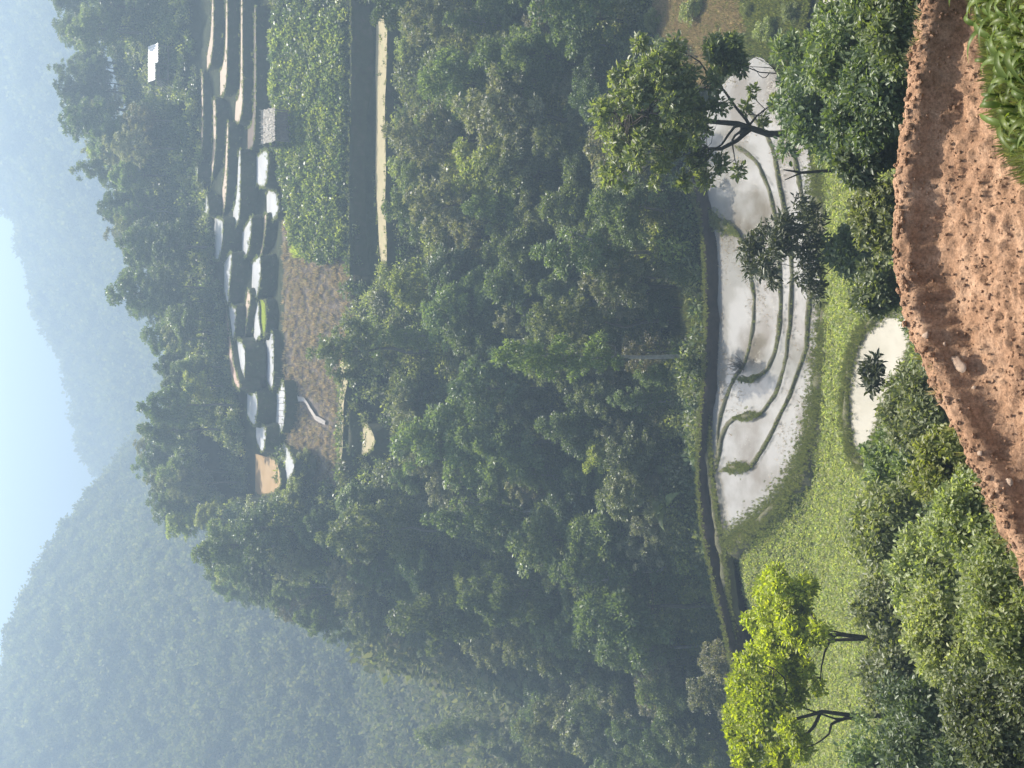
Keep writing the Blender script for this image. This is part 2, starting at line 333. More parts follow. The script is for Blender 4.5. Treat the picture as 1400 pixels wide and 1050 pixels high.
# ------------------------------------------------------------------ the lie of the land
NEAR = [(4, -6.5), (6.5, -9.5), (10, -13.5), (15, -19), (25, -28.5), (35, -36), (46, -41), (60.5, -46.6)]
PROF = {
 0.45: NEAR + [(79, -46.4), (86, -48), (100, -46), (115, -38.5), (124, -34.3), (128, -31.5), (143, -25.5), (172, -16), (195, -6), (215, -3), (260, -20), (330, -60), (560, -45), (800, 72), (1350, 90), (2000, 100), (2800, 120), (4200, 110), (6500, 100)],
 0.32: NEAR + [(79, -46.4), (86, -48), (100, -46), (115, -38.5), (124, -34.3), (128, -31.5), (143, -25.5), (172, -17), (195, -9), (212, -7), (260, -25), (330, -65), (560, -55), (800, 69), (1380, 80), (2000, 85), (2800, 115), (4200, 110), (6500, 100)],
 0.20: NEAR + [(79, -46.4), (86, -49), (100, -47), (115, -39.5), (124, -34.3), (128, -31.6), (143, -25.5), (170, -18), (190, -13), (205, -12), (250, -35), (330, -70), (540, -70), (800, 47), (1400, 0), (2000, 20), (2800, 95), (4200, 100), (6500, 100)],
 0.08: NEAR + [(77, -46.5), (85, -51), (100, -48.5), (113, -42), (124, -34.4), (129, -31.6), (143, -25.6), (170, -18.2), (190, -15), (205, -16), (250, -42), (330, -80), (540, -80), (800, 9), (1400, -40), (2000, -50), (2800, 75), (4200, 100), (6500, 100)],
 -0.05: NEAR + [(75, -46.6), (84, -52), (97, -51), (112, -44), (124, -35), (130, -31.5), (143, -25.8), (168, -19), (185, -18), (200, -21), (250, -50), (330, -80), (430, -62), (545, -32), (640, -60), (800, -21), (1400, -60), (2000, -80), (2800, 90), (4200, 110), (6500, 100)],
 -0.15: NEAR + [(73, -46.7), (84, -54), (100, -56), (115, -48), (130, -36), (145, -26.5), (160, -22.5), (175, -22), (190, -26), (240, -60), (320, -75), (400, -42), (530, 4), (700, -40), (1000, -80), (1400, -80), (2000, -80), (2800, 110), (4200, 120), (6500, 100)],
 -0.22: NEAR + [(69, -46.7), (84, -57), (100, -61), (115, -56), (130, -48), (145, -41), (160, -39), (180, -46), (240, -75), (300, -80), (400, -40), (520, 20), (700, 0), (1000, -60), (1400, -80), (2000, -60), (2800, 125), (4200, 125), (6500, 100)],
 -0.30: NEAR[:-1] + [(60, -46.6), (66, -47.4), (74, -52), (84, -60), (100, -68), (130, -71), (160, -73), (200, -80), (250, -85), (300, -80), (400, -36), (510, 32), (700, 30), (1000, -30), (1400, -60), (2000, -40), (2800, 125), (4200, 125), (6500, 100)],
 -0.45: NEAR[:-1] + [(60, -46.8), (66, -48), (74, -53), (84, -62), (100, -70), (130, -75), (160, -78), (200, -84), (250, -88), (300, -76), (400, -20), (510, 70), (700, 90), (1000, 40), (1400, 0), (2000, 0), (2800, 125), (4200, 125), (6500, 100)],
}
TK = np.array(sorted(PROF)); YS = np.geomspace(4, 6500, 900)
PZ = np.stack([np.interp(np.log(YS), np.log([a for a, b in PROF[t]]), [b for a, b in PROF[t]]) for t in TK])
ker = np.array([1, 3, 4, 3, 1.0]); ker /= ker.sum()
PZ = np.stack([np.convolve(np.pad(r, 2, mode='edge'), ker, 'valid') for r in PZ])
def ground_rel(x, y):
    x = np.asarray(x, float); y = np.asarray(y, float)
    yy = np.clip(y, 4, 6400); t = x / np.maximum(yy, 20)
    # wobble the direction a little so ridges do not run dead straight
    t2 = np.clip(t, TK[0], TK[-1] - 1e-6)
    k = np.clip(np.searchsorted(TK, t2, 'right') - 1, 0, len(TK) - 2)
    f = (t2 - TK[k]) / (TK[k + 1] - TK[k]); f = f * f * (3 - 2 * f) * 0.5 + f * 0.5
    iy = np.interp(np.log(yy), np.log(YS), np.arange(len(YS)))
    j = np.clip(iy.astype(int), 0, len(YS) - 2); g = iy - j
    z0 = PZ[k, j] * (1 - g) + PZ[k, j + 1] * g
    z1 = PZ[k + 1, j] * (1 - g) + PZ[k + 1, j + 1] * g
    z = z0 * (1 - f) + z1 * f
    amp = np.interp(yy, [5, 30, 55, 62, 78, 90, 120, 170, 240, 400, 1400, 3000], [0.1, .5, .35, .08, .08, .9, .5, .6, 4, 12, 30, 50])
    scl = np.interp(yy, [5, 200, 400, 1400, 3000], [0.09, 0.06, 0.018, 0.006, 0.003])
    band = yy > 220
    n = np.where(band, fbm(x * 0.017 + 3, yy * 0.017, 5) * np.minimum(amp, 14) + fbm(x * 0.0042, yy * 0.0042 + 9, 4) * np.maximum(amp - 14, 0) * 1.5,
                 fbm(x * 0.09, yy * 0.09, 4) * amp)
    z = z + n
    # the stepped knoll: ground sunk under the terraces
    sunk = np.clip((yy - 143.5) / 3, 0, 1) * np.clip((173 - yy) / 3, 0, 1) * np.clip((x / yy + 0.115) / 0.02, 0, 1)
    rr = np.hypot(x / 5.2, (yy - 49.2) / 3.9); mk = np.clip((1.22 - rr) / .2, 0, 1)
    z = z * (1 - mk) + np.minimum(z, -42.75) * mk
    z = z - 0.9 * sunk
    for pl_, cz_ in CARVE:
        b_ = (yy > 120) & (yy < 200)
        if np.any(b_): z = np.where(b_ & in_poly(x, yy, pl_), np.minimum(z, cz_ + .28 * np.maximum(0, yy - 161)), z)
    return z
def ground(x, y): return ground_rel(x, y) + CAM_Z
def on_ground(px, py, lo=6.0, hi=3000.0):
    """march the view ray of a picture point to the ground"""
    d = ray(px, py); Y = np.geomspace(lo, hi, 1600)
    P = d[None, :] * (Y / d[1])[:, None]
    below = P[:, 2] < ground_rel(P[:, 0], Y)
    i = int(np.argmax(below)) if below.any() else len(Y) - 1
    p = P[i].copy(); p[2] = ground_rel(p[0], p[1]) + CAM_Z
    return p

# zones of the land by what grows or lies there
Z_SCRUB = [(388, 255), (425, 330), (440, 355), (482, 345), (484, 470), (474, 560), (470, 668), (398, 650), (390, 560), (388, 420)]
Z_HEDGE = [(386, 20), (485, 20), (482, 345), (440, 355), (412, 330), (400, 250), (384, 215), (384, 120)]
Z_STUB = [(895, -20), (1010, -20), (1025, 40), (1000, 70), (960, 75), (905, 55)]
Z_STUB2 = [(922, 85), (975, 78), (972, 118), (928, 122)]
Z_GRASS = [(868, 325), (900, 318), (958, 400), (962, 470), (940, 480), (900, 430)]
Z_FIELD = [(1092, 120), (1112, 220), (1130, 300), (1131, 400), (1123, 500), (1115, 572), (1094, 650), (1064, 694), (1010, 735), (982, 768), (992, 900), (1002, 965), (1100, 1080), (1215, 1080), (1260, 800), (1240, 640), (1260, 480), (1240, 380), (1240, 120)]

ys = np.concatenate([np.arange(4, 36, 1.0), np.arange(36, 210, 0.62), np.geomspace(210, 6400, 210)])
ts = np.concatenate([np.linspace(-1.6, -0.56, 16), np.linspace(-0.53, 0.5, 250), np.linspace(0.53, 1.6, 16)])
YY, TT = np.meshgrid(ys, ts, indexing='ij'); XX = TT * np.maximum(YY, 20)
ZZ = ground(XX, YY)
P3 = np.stack([XX, YY, ZZ], -1).reshape(-1, 3)
me = mesh_np('hillside', P3, grid_faces(len(ys), len(ts))[:, ::-1].copy(), None, True)
ix, iy = proj(P3)
zcol = np.tile(np.array([0.042, 0.050, 0.022]), (len(P3), 1)).astype(np.float32)
near_y = P3[:, 1]
def paint(poly, col, lo, hi):
    m_ = in_poly(ix, iy, poly) & (near_y > lo) & (near_y < hi); zcol[m_] = col
paint(Z_SCRUB, (0.22, 0.17, 0.125), 118, 150)
paint(Z_HEDGE, (0.06, 0.065, 0.03), 118, 150)
paint(Z_STUB, (0.24, 0.21, 0.12), 55, 90)
paint(Z_STUB2, (0.26, 0.21, 0.13), 55, 90)
paint([(1000, -60), (1125, -60), (1100, 60), (1085, 112), (1060, 100), (1035, 72), (1012, 70), (1028, 40)], (0.085, 0.10, 0.04), 45, 80)
paint(Z_GRASS, (0.12, 0.135, 0.05), 55, 110)
paint(Z_FIELD, (0.15, 0.16, 0.07), 36, 72)
att = me.color_attributes.new('soil', 'FLOAT_COLOR', 'POINT')
att.data.foreach_set('color', np.concatenate([zcol, np.ones((len(zcol), 1), np.float32)], 1).astype(np.float32).ravel())
m, nt, out = new_mat('hillside')
ca = nt.nodes.new('ShaderNodeVertexColor'); ca.layer_name = 'soil'
pos = geo_pos(nt); n1 = noise(nt, 0.9, 6, 0.65, pos)
br = nt.nodes.new('ShaderNodeMapRange'); nt.links.new(n1.outputs[0], br.inputs[0])
br.inputs[1].default_value = 0.3; br.inputs[2].default_value = 0.7; br.inputs[3].default_value = 0.6; br.inputs[4].default_value = 1.45
mm = nt.nodes.new('ShaderNodeMix'); mm.data_type = 'RGBA'; mm.blend_type = 'MULTIPLY'; mm.inputs[0].default_value = 1
nt.links.new(ca.outputs[0], mm.inputs[6]); nt.links.new(br.outputs[0], mm.inputs[7])
p = nt.nodes.new('ShaderNodeBsdfPrincipled'); p.inputs['Roughness'].default_value = 0.95; p.inputs['Specular IOR Level'].default_value = 0.15
nt.links.new(mm.outputs[2], p.inputs['Base Color'])
n2 = noise(nt, 3.0, 6, 0.7, pos); b = nt.nodes.new('ShaderNodeBump'); b.inputs['Distance'].default_value = 0.25
nt.links.new(n2.outputs[0], b.inputs['Height']); nt.links.new(b.outputs[0], p.inputs['Normal'])
nt.links.new(p.outputs[0], out.inputs[0]); me.materials.append(m)
tag(obj('hillside', me), 'green valley sides and mountains under the woods and fields', 'hillside', kind='structure')

# ------------------------------------------------------------------ level pieces: water, terraces
def poly_world(img, zr): return at_z([a for a, b in img], [b for a, b in img], zr)
def dense(pts, step, closed=False):
    pts = np.asarray(pts, float); n = len(pts); outp = []
    for i in range(n if closed else n - 1):
        a, b_ = pts[i], pts[(i + 1) % n]; L = np.linalg.norm(b_ - a); k = max(1, int(L / step))
        for j in range(k): outp.append(a + (b_ - a) * j / k)
    if not closed: outp.append(pts[-1])
    return np.array(outp)
def smooth_poly(img, it=2, closed=True):
    P = np.asarray(img, float)
    for _ in range(it):
        if closed: Q = np.roll(P, -1, 0); P = np.stack([P * .75 + Q * .25, P * .25 + Q * .75], 1).reshape(-1, 2)
        else:
            A, B = P[:-1], P[1:]; N = np.stack([A * .75 + B * .25, A * .25 + B * .75], 1).reshape(-1, 2)
            P = np.concatenate([P[:1], N, P[-1:]])
    return P
def sheet(name, W, mat, parent=None):
    import mathutils
    c = W[:, :2]
    if np.sum(c[:, 0] * np.roll(c[:, 1], -1) - c[:, 1] * np.roll(c[:, 0], -1)) < 0: W = W[::-1]
    tris = mathutils.geometry.tessellate_polygon([[Vector(p) for p in W]])
    F = []
    for t in tris:
        a, b_, c_ = [Vector(W[i]) for i in t]
        F.append(t if (b_ - a).cross(c_ - a).z > 0 else t[::-1])
    return obj(name, mesh_np(name, W, F, mat), parent)
def offset_in(W, d):
    """shrink a closed outline about its edges by d (rough)"""
    c = W[:, :2]; area = np.sum(c[:, 0] * np.roll(c[:, 1], -1) - c[:, 1] * np.roll(c[:, 0], -1))
    t = np.roll(c, -1, 0) - np.roll(c, 1, 0); t /= np.maximum(np.linalg.norm(t, axis=1, keepdims=True), 1e-6)
    nrm = np.stack([t[:, 1], -t[:, 0]], 1) * (1 if area > 0 else -1)     # outward
    o = W.copy(); o[:, :2] -= nrm * d; return o

LOWER = [(938, 246), (950, 268), (962, 302), (972, 340), (976, 420), (978, 520), (972, 600), (966, 680), (974, 738), (990, 735), (1012, 722),
         (1055, 690), (1085, 650), (1103, 590), (1113, 540), (1120, 480), (1128, 400), (1118, 300), (1110, 230), (1098, 180), (1070, 110),
         (1040, 74), (1022, 84), (990, 112), (962, 150), (946, 200)]
W = poly_world(smooth_poly(LOWER, 2), -46.0)
tag(sheet('paddy_water', W, M['water']), 'wide shallow flooded rice paddy below the leafy crop slope', 'water', kind='structure')
POND = [(1172, 470), (1196, 440), (1220, 425), (1252, 420), (1250, 470), (1228, 520), (1212, 560), (1196, 600), (1184, 628), (1172, 628), (1163, 600), (1160, 550), (1163, 510)]
W = poly_world(smooth_poly(POND, 2), -42.2); pondW = W
tag(sheet('pond_water', W, M['pond_water']), 'small pale pool on the crop slope just beyond the dirt road', 'water', kind='structure')
for img, zr, lab in (([(1122, -12), (1150, -14), (1150, 6), (1136, 14), (1124, 4)], -40.4, 'white glinting pool half hidden behind the dense bushes by the road'),
                ([(1106, 46), (1114, 46), (1116, 58), (1108, 60)], -42.0, 'tiny puddle on the grassy slope beside the bushes'),
                ):
    tag(sheet('pool_water', poly_world(smooth_poly(img, 1), zr), M['pond_water']), lab, 'water', kind='structure')

def ribbon(name, img, zr, prof, mat, parent=None, step=0.35, jit=0.05, world=None, taper=0.4, seed=1):
    """mound of cross-section prof [(offset, height)] along a line; offset + is away from the viewer's side"""
    P = np.array(world) if world is not None else poly_world(smooth_poly(img, 2, False), zr)
    P = dense(P, step); r = np.random.default_rng(seed)
    t = np.gradient(P, axis=0); t[:, 2] = 0; t /= np.maximum(np.linalg.norm(t, axis=1, keepdims=True), 1e-6)
    nrm = np.stack([-t[:, 1], t[:, 0], 0 * t[:, 0]], 1)
    sgn = np.where(nrm[:, 1:2] < 0, -1, 1); nrm = nrm * sgn if np.mean(nrm[:, 1]) != 0 and np.all(np.abs(nrm[:, 1]) > .1) else nrm
    arc = np.concatenate([[0], np.cumsum(np.linalg.norm(np.diff(P, axis=0), axis=1))])
    V = []
    ends = np.clip(np.minimum(arc, arc[-1] - arc) / taper, 0.2, 1) ** (.6 if taper > .5 else 1)
    for k, (o_, h) in enumerate(prof):
        w = 1 + 1.1 * vnoise(arc * 0.55 + seed * 9.1, arc * 0 + k * .37) + .5 * vnoise(arc * 2.1 + seed * 3.3, arc * 0 + k * .9)
        q = P + nrm * (o_ * w * ends)[:, None]; q[:, 2] += h * (1 + 1.1 * vnoise(arc * .9 + 31 * seed, arc * 0 + k * .21)) * ends if h > 0 else h
        q += r.normal(0, jit * 0.35, q.shape); V.append(q)
    V = np.stack(V, 1); n, m_ = V.shape[:2]
    F = grid_faces(n, m_)
    me = mesh_np(name, V.reshape(-1, 3), F, mat, True)
    return obj(name, me, parent)

BPROF = [(-0.22, -0.2), (-0.14, 0.10), (-0.06, 0.17), (0.06, 0.17), (0.14, 0.10), (0.22, -0.2)]
b1 = zm(5, [(140, 140), (200, 180), (250, 270), (330, 300), (400, 330), (450, 390), (480, 450), (490, 550), (512, 660), (510, 780), (495, 900), (470, 1010)]) + zm(6, [(450, 90), (410, 130), (370, 220), (340, 320), (320, 420), (318, 520), (315, 610), (285, 660)])
b2 = zm(4, [(410, 780), (470, 810), (530, 870), (570, 950), (600, 1040)]) + zm(5, [(615, 220), (635, 330), (650, 450), (645, 560), (655, 680), (650, 800), (635, 930), (600, 1040)]) + zm(6, [(580, 100), (540, 130), (480, 160), (430, 140)])
b3 = zm(4, [(460, 560), (520, 650), (580, 710), (620, 830), (640, 960)]) + zm(5, [(660, 150), (685, 260), (705, 400), (712, 560), (710, 700), (700, 850), (685, 950)]) + zm(6, [(685, 10), (660, 120), (630, 220), (570, 310), (540, 340), (460, 350), (390, 360), (345, 430), (330, 500), (320, 600)])
b4 = zm(4, [(650, 600), (690, 700), (720, 800), (745, 920)]) + zm(5, [(755, 100), (770, 180), (800, 400), (812, 600), (808, 700), (795, 830), (790, 950)]) + zm(6, [(785, 0), (740, 130), (700, 240), (650, 340), (600, 440), (540, 550), (490, 620), (430, 640), (370, 630), (325, 640)])
LINES = {}
for k, (b_, lab) in enumerate(((b1, 'grassy mud bund running along the bank side of the flooded paddy'),
                   (b2, 'short mud bund ending in a hook at the clump of dry stems'),
                   (b3, 'long mud bund through the middle of the flooded paddy with a thick grassy bend'),
                   (b4, 'mud bund closest to the crop slope, ending in a broad grassy lump'))):
    o = ribbon('mud_bund', b_, -46.0, BPROF, M['bund'], seed=k + 2); tag(o, lab, 'bund', 'bunds in the flooded paddy')
    LINES[k] = dense(poly_world(smooth_poly(b_, 2, False), -45.8), 0.12)
# broad grassy lumps where the bunds bend
LUMPS = [(zm(6, [(400, 355), (450, 350), (500, 342), (545, 335)]), 0.3), (zm(6, [(355, 628), (400, 618), (440, 620), (480, 618)]), 0.5), (zm(6, [(430, 150), (480, 155), (530, 130)]), 0.25),
         (zm(5, [(180, 165), (240, 230), (300, 290), (380, 320), (430, 360)]), 0.6)]
for k, (ln, w) in enumerate(LUMPS):
    o = ribbon('grassy_mound', ln, -46.0, [(-w, -0.2), (-w * .7, .22), (-w * .25, .34), (w * .25, .36), (w * .7, .22), (w, -.2)], M['bund'], taper=1.6, step=.15, seed=20 + k)
    tag(o, ['low grassy mound at the bend of the middle paddy bund', 'broad grassy lump closing the end of the near paddy bund', 'grassy hook beside the clump of dry stems in the paddy', 'grassy islet at the far corner of the paddy under the tall tree'][k], 'mound')
    LINES[10 + k] = dense(poly_world(smooth_poly(ln, 2, False), -45.75), 0.06)
# far earth bank of the paddy with a grassy lip, and the ditch that leaves it
BANK = [(940, 232), (955, 282), (963, 330), (966, 420), (965, 500), (958, 570), (954, 640), (958, 710), (974, 790), (996, 880), (1010, 950)]
bk = empty('earth_bank', (0, 75, 14)); tag(bk, 'dark shaded earth bank with a grassy lip along the back of the flooded paddy', 'bank')
Wb = poly_world(smooth_poly(BANK, 2, False), -45.15)
def child(o, par):
    o.parent = par; o.matrix_parent_inverse = Matrix.Translation(par.location).inverted(); return o
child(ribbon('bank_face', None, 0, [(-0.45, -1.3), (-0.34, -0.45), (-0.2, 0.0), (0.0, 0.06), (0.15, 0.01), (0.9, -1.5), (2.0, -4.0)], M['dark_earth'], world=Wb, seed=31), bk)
LINES[20] = dense(Wb + np.array([0, 0.05, 0.05]), 0.08)
B5 = [(968, 566), (972, 640), (982, 716), (990, 760), (998, 830), (1006, 900)]
o = ribbon('ditch_bank', B5, -46.0, [(-0.45, -0.4), (-0.3, 0.25), (0, 0.42), (0.3, 0.25), (0.45, -0.4)], M['bund'], seed=33)
tag(o, 'low grassy bank beside the narrow ditch leaving the paddy', 'bank'); LINES[21] = dense(poly_world(smooth_poly(B5, 2, False), -45.7), 0.1)
# grassy rim between the paddy and the crop slope
RIM = [(1112, 230), (1120, 300), (1130, 400), (1122, 480), (1115, 540), (1105, 592), (1087, 652), (1058, 692), (1016, 726), (992, 742)]
o = ribbon('grassy_bank', RIM, -46.0, [(0.25, -0.3), (0.05, 0.25), (-0.3, 0.45), (-0.9, 0.4), (-1.4, -0.4)], M['bund'], seed=35)
tag(o, 'grassy rim where the crop slope meets the flooded paddy', 'bank'); LINES[22] = dense(poly_world(smooth_poly(RIM, 2, False), -45.6), 0.06)
# pond rim
pr = empty('pool_bank', (0, 48, 17.5)); tag(pr, 'low earth rim round the small pale pool on the crop slope', 'bank')
child(ribbon('rim', None, 0, [(-0.3, -0.5), (-0.12, 0.1), (0.15, 0.16), (0.5, -0.7)], M['bund'], world=np.concatenate([offset_in(pondW, -0.12), offset_in(pondW, -0.12)[:1]]), seed=37), pr); LINES[23] = dense(np.concatenate([offset_in(pondW, -0.25), offset_in(pondW, -0.25)[:1]]) + np.array([0, 0, .1]), 0.05)

RIMPTS = []; FACEPTS = []
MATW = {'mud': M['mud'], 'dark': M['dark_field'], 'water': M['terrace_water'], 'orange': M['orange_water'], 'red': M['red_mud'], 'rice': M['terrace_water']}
def terrace(img, zr, kind, lab, skirt=2.6, grp=None):
    W = poly_world(smooth_poly(img, 1), zr)
    W = dense(W, 0.8, True)
    c = W.mean(0); root = empty('rice_terrace', (c[0], c[1], c[2] - skirt)); tag(root, lab, 'terrace', grp)
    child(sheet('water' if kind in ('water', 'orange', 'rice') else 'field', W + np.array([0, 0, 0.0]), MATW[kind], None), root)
    n = len(W); ar = offset_in(W, -0.16); low = offset_in(W, -0.75); low[:, 2] -= skirt
    jit = rng.normal(0, 0.05, ar.shape); mid = (ar * 0.6 + low * 0.4) + rng.normal(0, 0.08, ar.shape)
    top1 = W.copy(); top1[:, 2] += -0.05; top2 = offset_in(W, -0.07); top2[:, 2] += 0.05; top3 = ar + jit * 0.3; top3[:, 2] += 0.0
    rim = np.stack([top1, top2, top3], 1)
    i = np.arange(n)
    def ring(A, B, k, m_): return None
    V = rim.reshape(-1, 3); F = []
    for j in range(2):
        F.append(np.stack([i * 3 + j, ((i + 1) % n) * 3 + j, ((i + 1) % n) * 3 + j + 1, i * 3 + j + 1], 1))
    child(obj('bund', mesh_np('bund', V, np.concatenate(F), M['bund'], True)), root)
    st = np.stack([top3, mid, low], 1); V = st.reshape(-1, 3)
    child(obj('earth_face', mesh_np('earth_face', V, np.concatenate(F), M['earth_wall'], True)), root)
    RIMPTS.append(dense(top3 + np.array([0, -.05, -.05]), 0.3, True)); FACEPTS.append(dense(mid, .5, True)); FACEPTS.append(dense(top3 * .75 + mid * .25, .5, True)); FACEPTS.append(dense(low * .4 + mid * .6, .5, True))
    return root, W
rice_beds = []
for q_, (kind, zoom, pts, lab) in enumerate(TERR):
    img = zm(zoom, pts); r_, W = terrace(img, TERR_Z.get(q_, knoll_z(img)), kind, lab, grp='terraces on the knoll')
    if kind == 'rice': rice_beds.append(W)
# long straw-coloured strip and the small fields under the scrub slope
STRIP = zm(1, [(1172, 40), (1282, 60), (1278, 350), (1266, 600), (1276, 900), (1268, 1050), (1282, 1380), (1270, 1405), (1242, 1395), (1228, 1100), (1197, 650), (1165, 300), (1165, 130)])
def strip_thing(img, zr, lab, mat):
    W = dense(poly_world(smooth_poly(img, 2), zr), 0.8, True); c = W.mean(0)
    root = empty('field_strip', (c[0], c[1], c[2] - 3)); tag(root, lab, 'field')
    child(sheet('field', W, mat), root)
    low = offset_in(W, -0.8); low[:, 2] -= 3; n = len(W); i = np.arange(n)
    V = np.stack([W, (W * .6 + low * .4) + rng.normal(0, .1, W.shape), low], 1).reshape(-1, 3)
    F = np.concatenate([np.stack([i * 3 + j, ((i + 1) % n) * 3 + j, ((i + 1) % n) * 3 + j + 1, i * 3 + j + 1], 1) for j in range(2)])
    child(obj('earth_face', mesh_np('earth_face', V, F, M['earth_wall'], True)), root)
    RIMPTS.append(dense(W, 0.4, True))
    return W
def auto_z(px, py, up): return float(on_ground(px, py, 110, 150)[2]) - CAM_Z + up
strip_thing(STRIP, -33.4, 'long straw-coloured field strip above the wooded slope', M['dry_field'])
strip_thing(S2 := zm(3, [(878, 170), (926, 185), (921, 300), (892, 420), (892, 560), (886, 725), (868, 732), (868, 500), (874, 330)]), auto_z(470, 550, .5), 'narrow pale field strip at the foot of the brown scrub slope', M['dry_field'])
strip_thing(S3 := zm(3, [(1000, 525), (1052, 588), (1064, 660), (1002, 712), (974, 692), (978, 556)]), auto_z(500, 600, .5), 'small pale field patch glimpsed among the treetops', M['dry_field'])
# high bank behind the long strip
def upright_bank(img_top, z_top, h, lab):
    P = dense(poly_world(smooth_poly(img_top, 2, False), z_top), 0.8); n = len(P)
    arc = np.arange(n) * 0.8
    rows = []
    for k in range(6):
        f = k / 5; q = P.copy(); q[:, 1] -= 0.9 * f + 0.25 * vnoise(arc * .5, arc * 0 + k * .6); q[:, 2] -= h * f; rows.append(q)
    q = P.copy(); q[:, 1] += 1.6; q[:, 2] -= 0.2; rows.insert(0, q)
    V = np.stack(rows, 1)
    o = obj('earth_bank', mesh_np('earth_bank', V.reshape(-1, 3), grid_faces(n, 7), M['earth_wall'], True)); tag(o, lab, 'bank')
    RIMPTS.append(dense(P, 0.3)); return o
upright_bank(zm(1, [(1085, -40), (1090, 200), (1085, 500), (1080, 800), (1078, 1050), (1078, 1300), (1082, 1460)]), -30.7, 3.0, 'tall dark earth bank behind the long straw-coloured strip')
upright_bank(zm(3, [(935, 100), (938, 200), (930, 300)]), auto_z(482, 490, .9), 2.2, 'short dark earth bank at the end of the narrow pale strip')
upright_bank(zm(3, [(905, 430), (925, 480), (925, 600), (920, 700)]), auto_z(476, 585, .4), 1.8, 'dark earth bank above the small pale field patch')
upright_bank(zm(1, [(590, 20), (636, 240), (648, 400), (650, 600)]), -26.2, 1.6, 'dark terrace bank right beside the thatched hut')
upright_bank(zm(2, [(655, 250), (700, 420), (702, 600), (706, 800), (722, 1050)]), -25.9, 1.2, 'dark terrace bank above the brown scrub slope')

# ------------------------------------------------------------------ plants
def unit(a): return a / np.maximum(np.linalg.norm(a, axis=-1, keepdims=True), 1e-9)
def leaves_mesh(name, pos, axis, nrm, L, Wd, mat, detail=False, fold=0.18):
    """one small folded blade per leaf"""
    axis = unit(axis); side = unit(np.cross(axis, nrm)); up = np.cross(side, axis)
    L = L[:, None]; Wd = Wd[:, None]
    if detail:
        pts = [pos, pos + axis * L * .3 + side * Wd * .46 + up * Wd * fold, pos + axis * L * .68 + side * Wd * .38 + up * Wd * fold * .5, pos + axis * L - up * L * .12,
               pos + axis * L * .68 - side * Wd * .38 + up * Wd * fold * .5, pos + axis * L * .3 - side * Wd * .46 + up * Wd * fold]
        n = len(pos); V = np.stack(pts, 1).reshape(-1, 3); b_ = np.arange(n)[:, None] * 6
        F = np.concatenate([b_ + np.array([[0, 1, 2, 3]]), b_ + np.array([[0, 3, 4, 5]])])
    else:
        pts = [pos, pos + axis * L * .45 + side * Wd * .5 + up * Wd * fold, pos + axis * L, pos + axis * L * .45 - side * Wd * .5 + up * Wd * fold]
        n = len(pos); V = np.stack(pts, 1).reshape(-1, 3); b_ = np.arange(n)[:, None] * 4
        F = b_ + np.array([[0, 1, 2, 3]])
    return mesh_np(name, V, F, mat)
def crown_leaves(r, clumps, n, L, Wd, droop=0.0, shell=0.6, bottom=0.35, out=0.8):
    """clumps: rows (x, y, z, rx, ry, rz)"""
    cl = np.asarray(clumps, float); w = (cl[:, 3] * cl[:, 4] * cl[:, 5]) ** (2 / 3); w /= w.sum()
    k = r.choice(len(cl), n, p=w); d = unit(r.normal(0, 1, (n, 3)))
    flip = (d[:, 2] < 0) & (r.random(n) > bottom); d[flip, 2] *= -1
    rad = shell + (1 - shell) * r.random(n); rad = np.where(r.random(n) < 0.22, rad * r.random(n), rad) + r.normal(0, .07, n)
    pos = cl[k, :3] + d * cl[k, 3:6] * rad[:, None]
    axis = d * out + r.normal(0, .75, (n, 3)); axis[:, 2] -= droop
    nrm = d * 0.35 + np.array([0, 0, 0.8]) + r.normal(0, .5, (n, 3))
    s = r.uniform(.65, 1.3, n)
    return pos, axis, nrm, L * s, Wd * s * r.uniform(.8, 1.2, n)
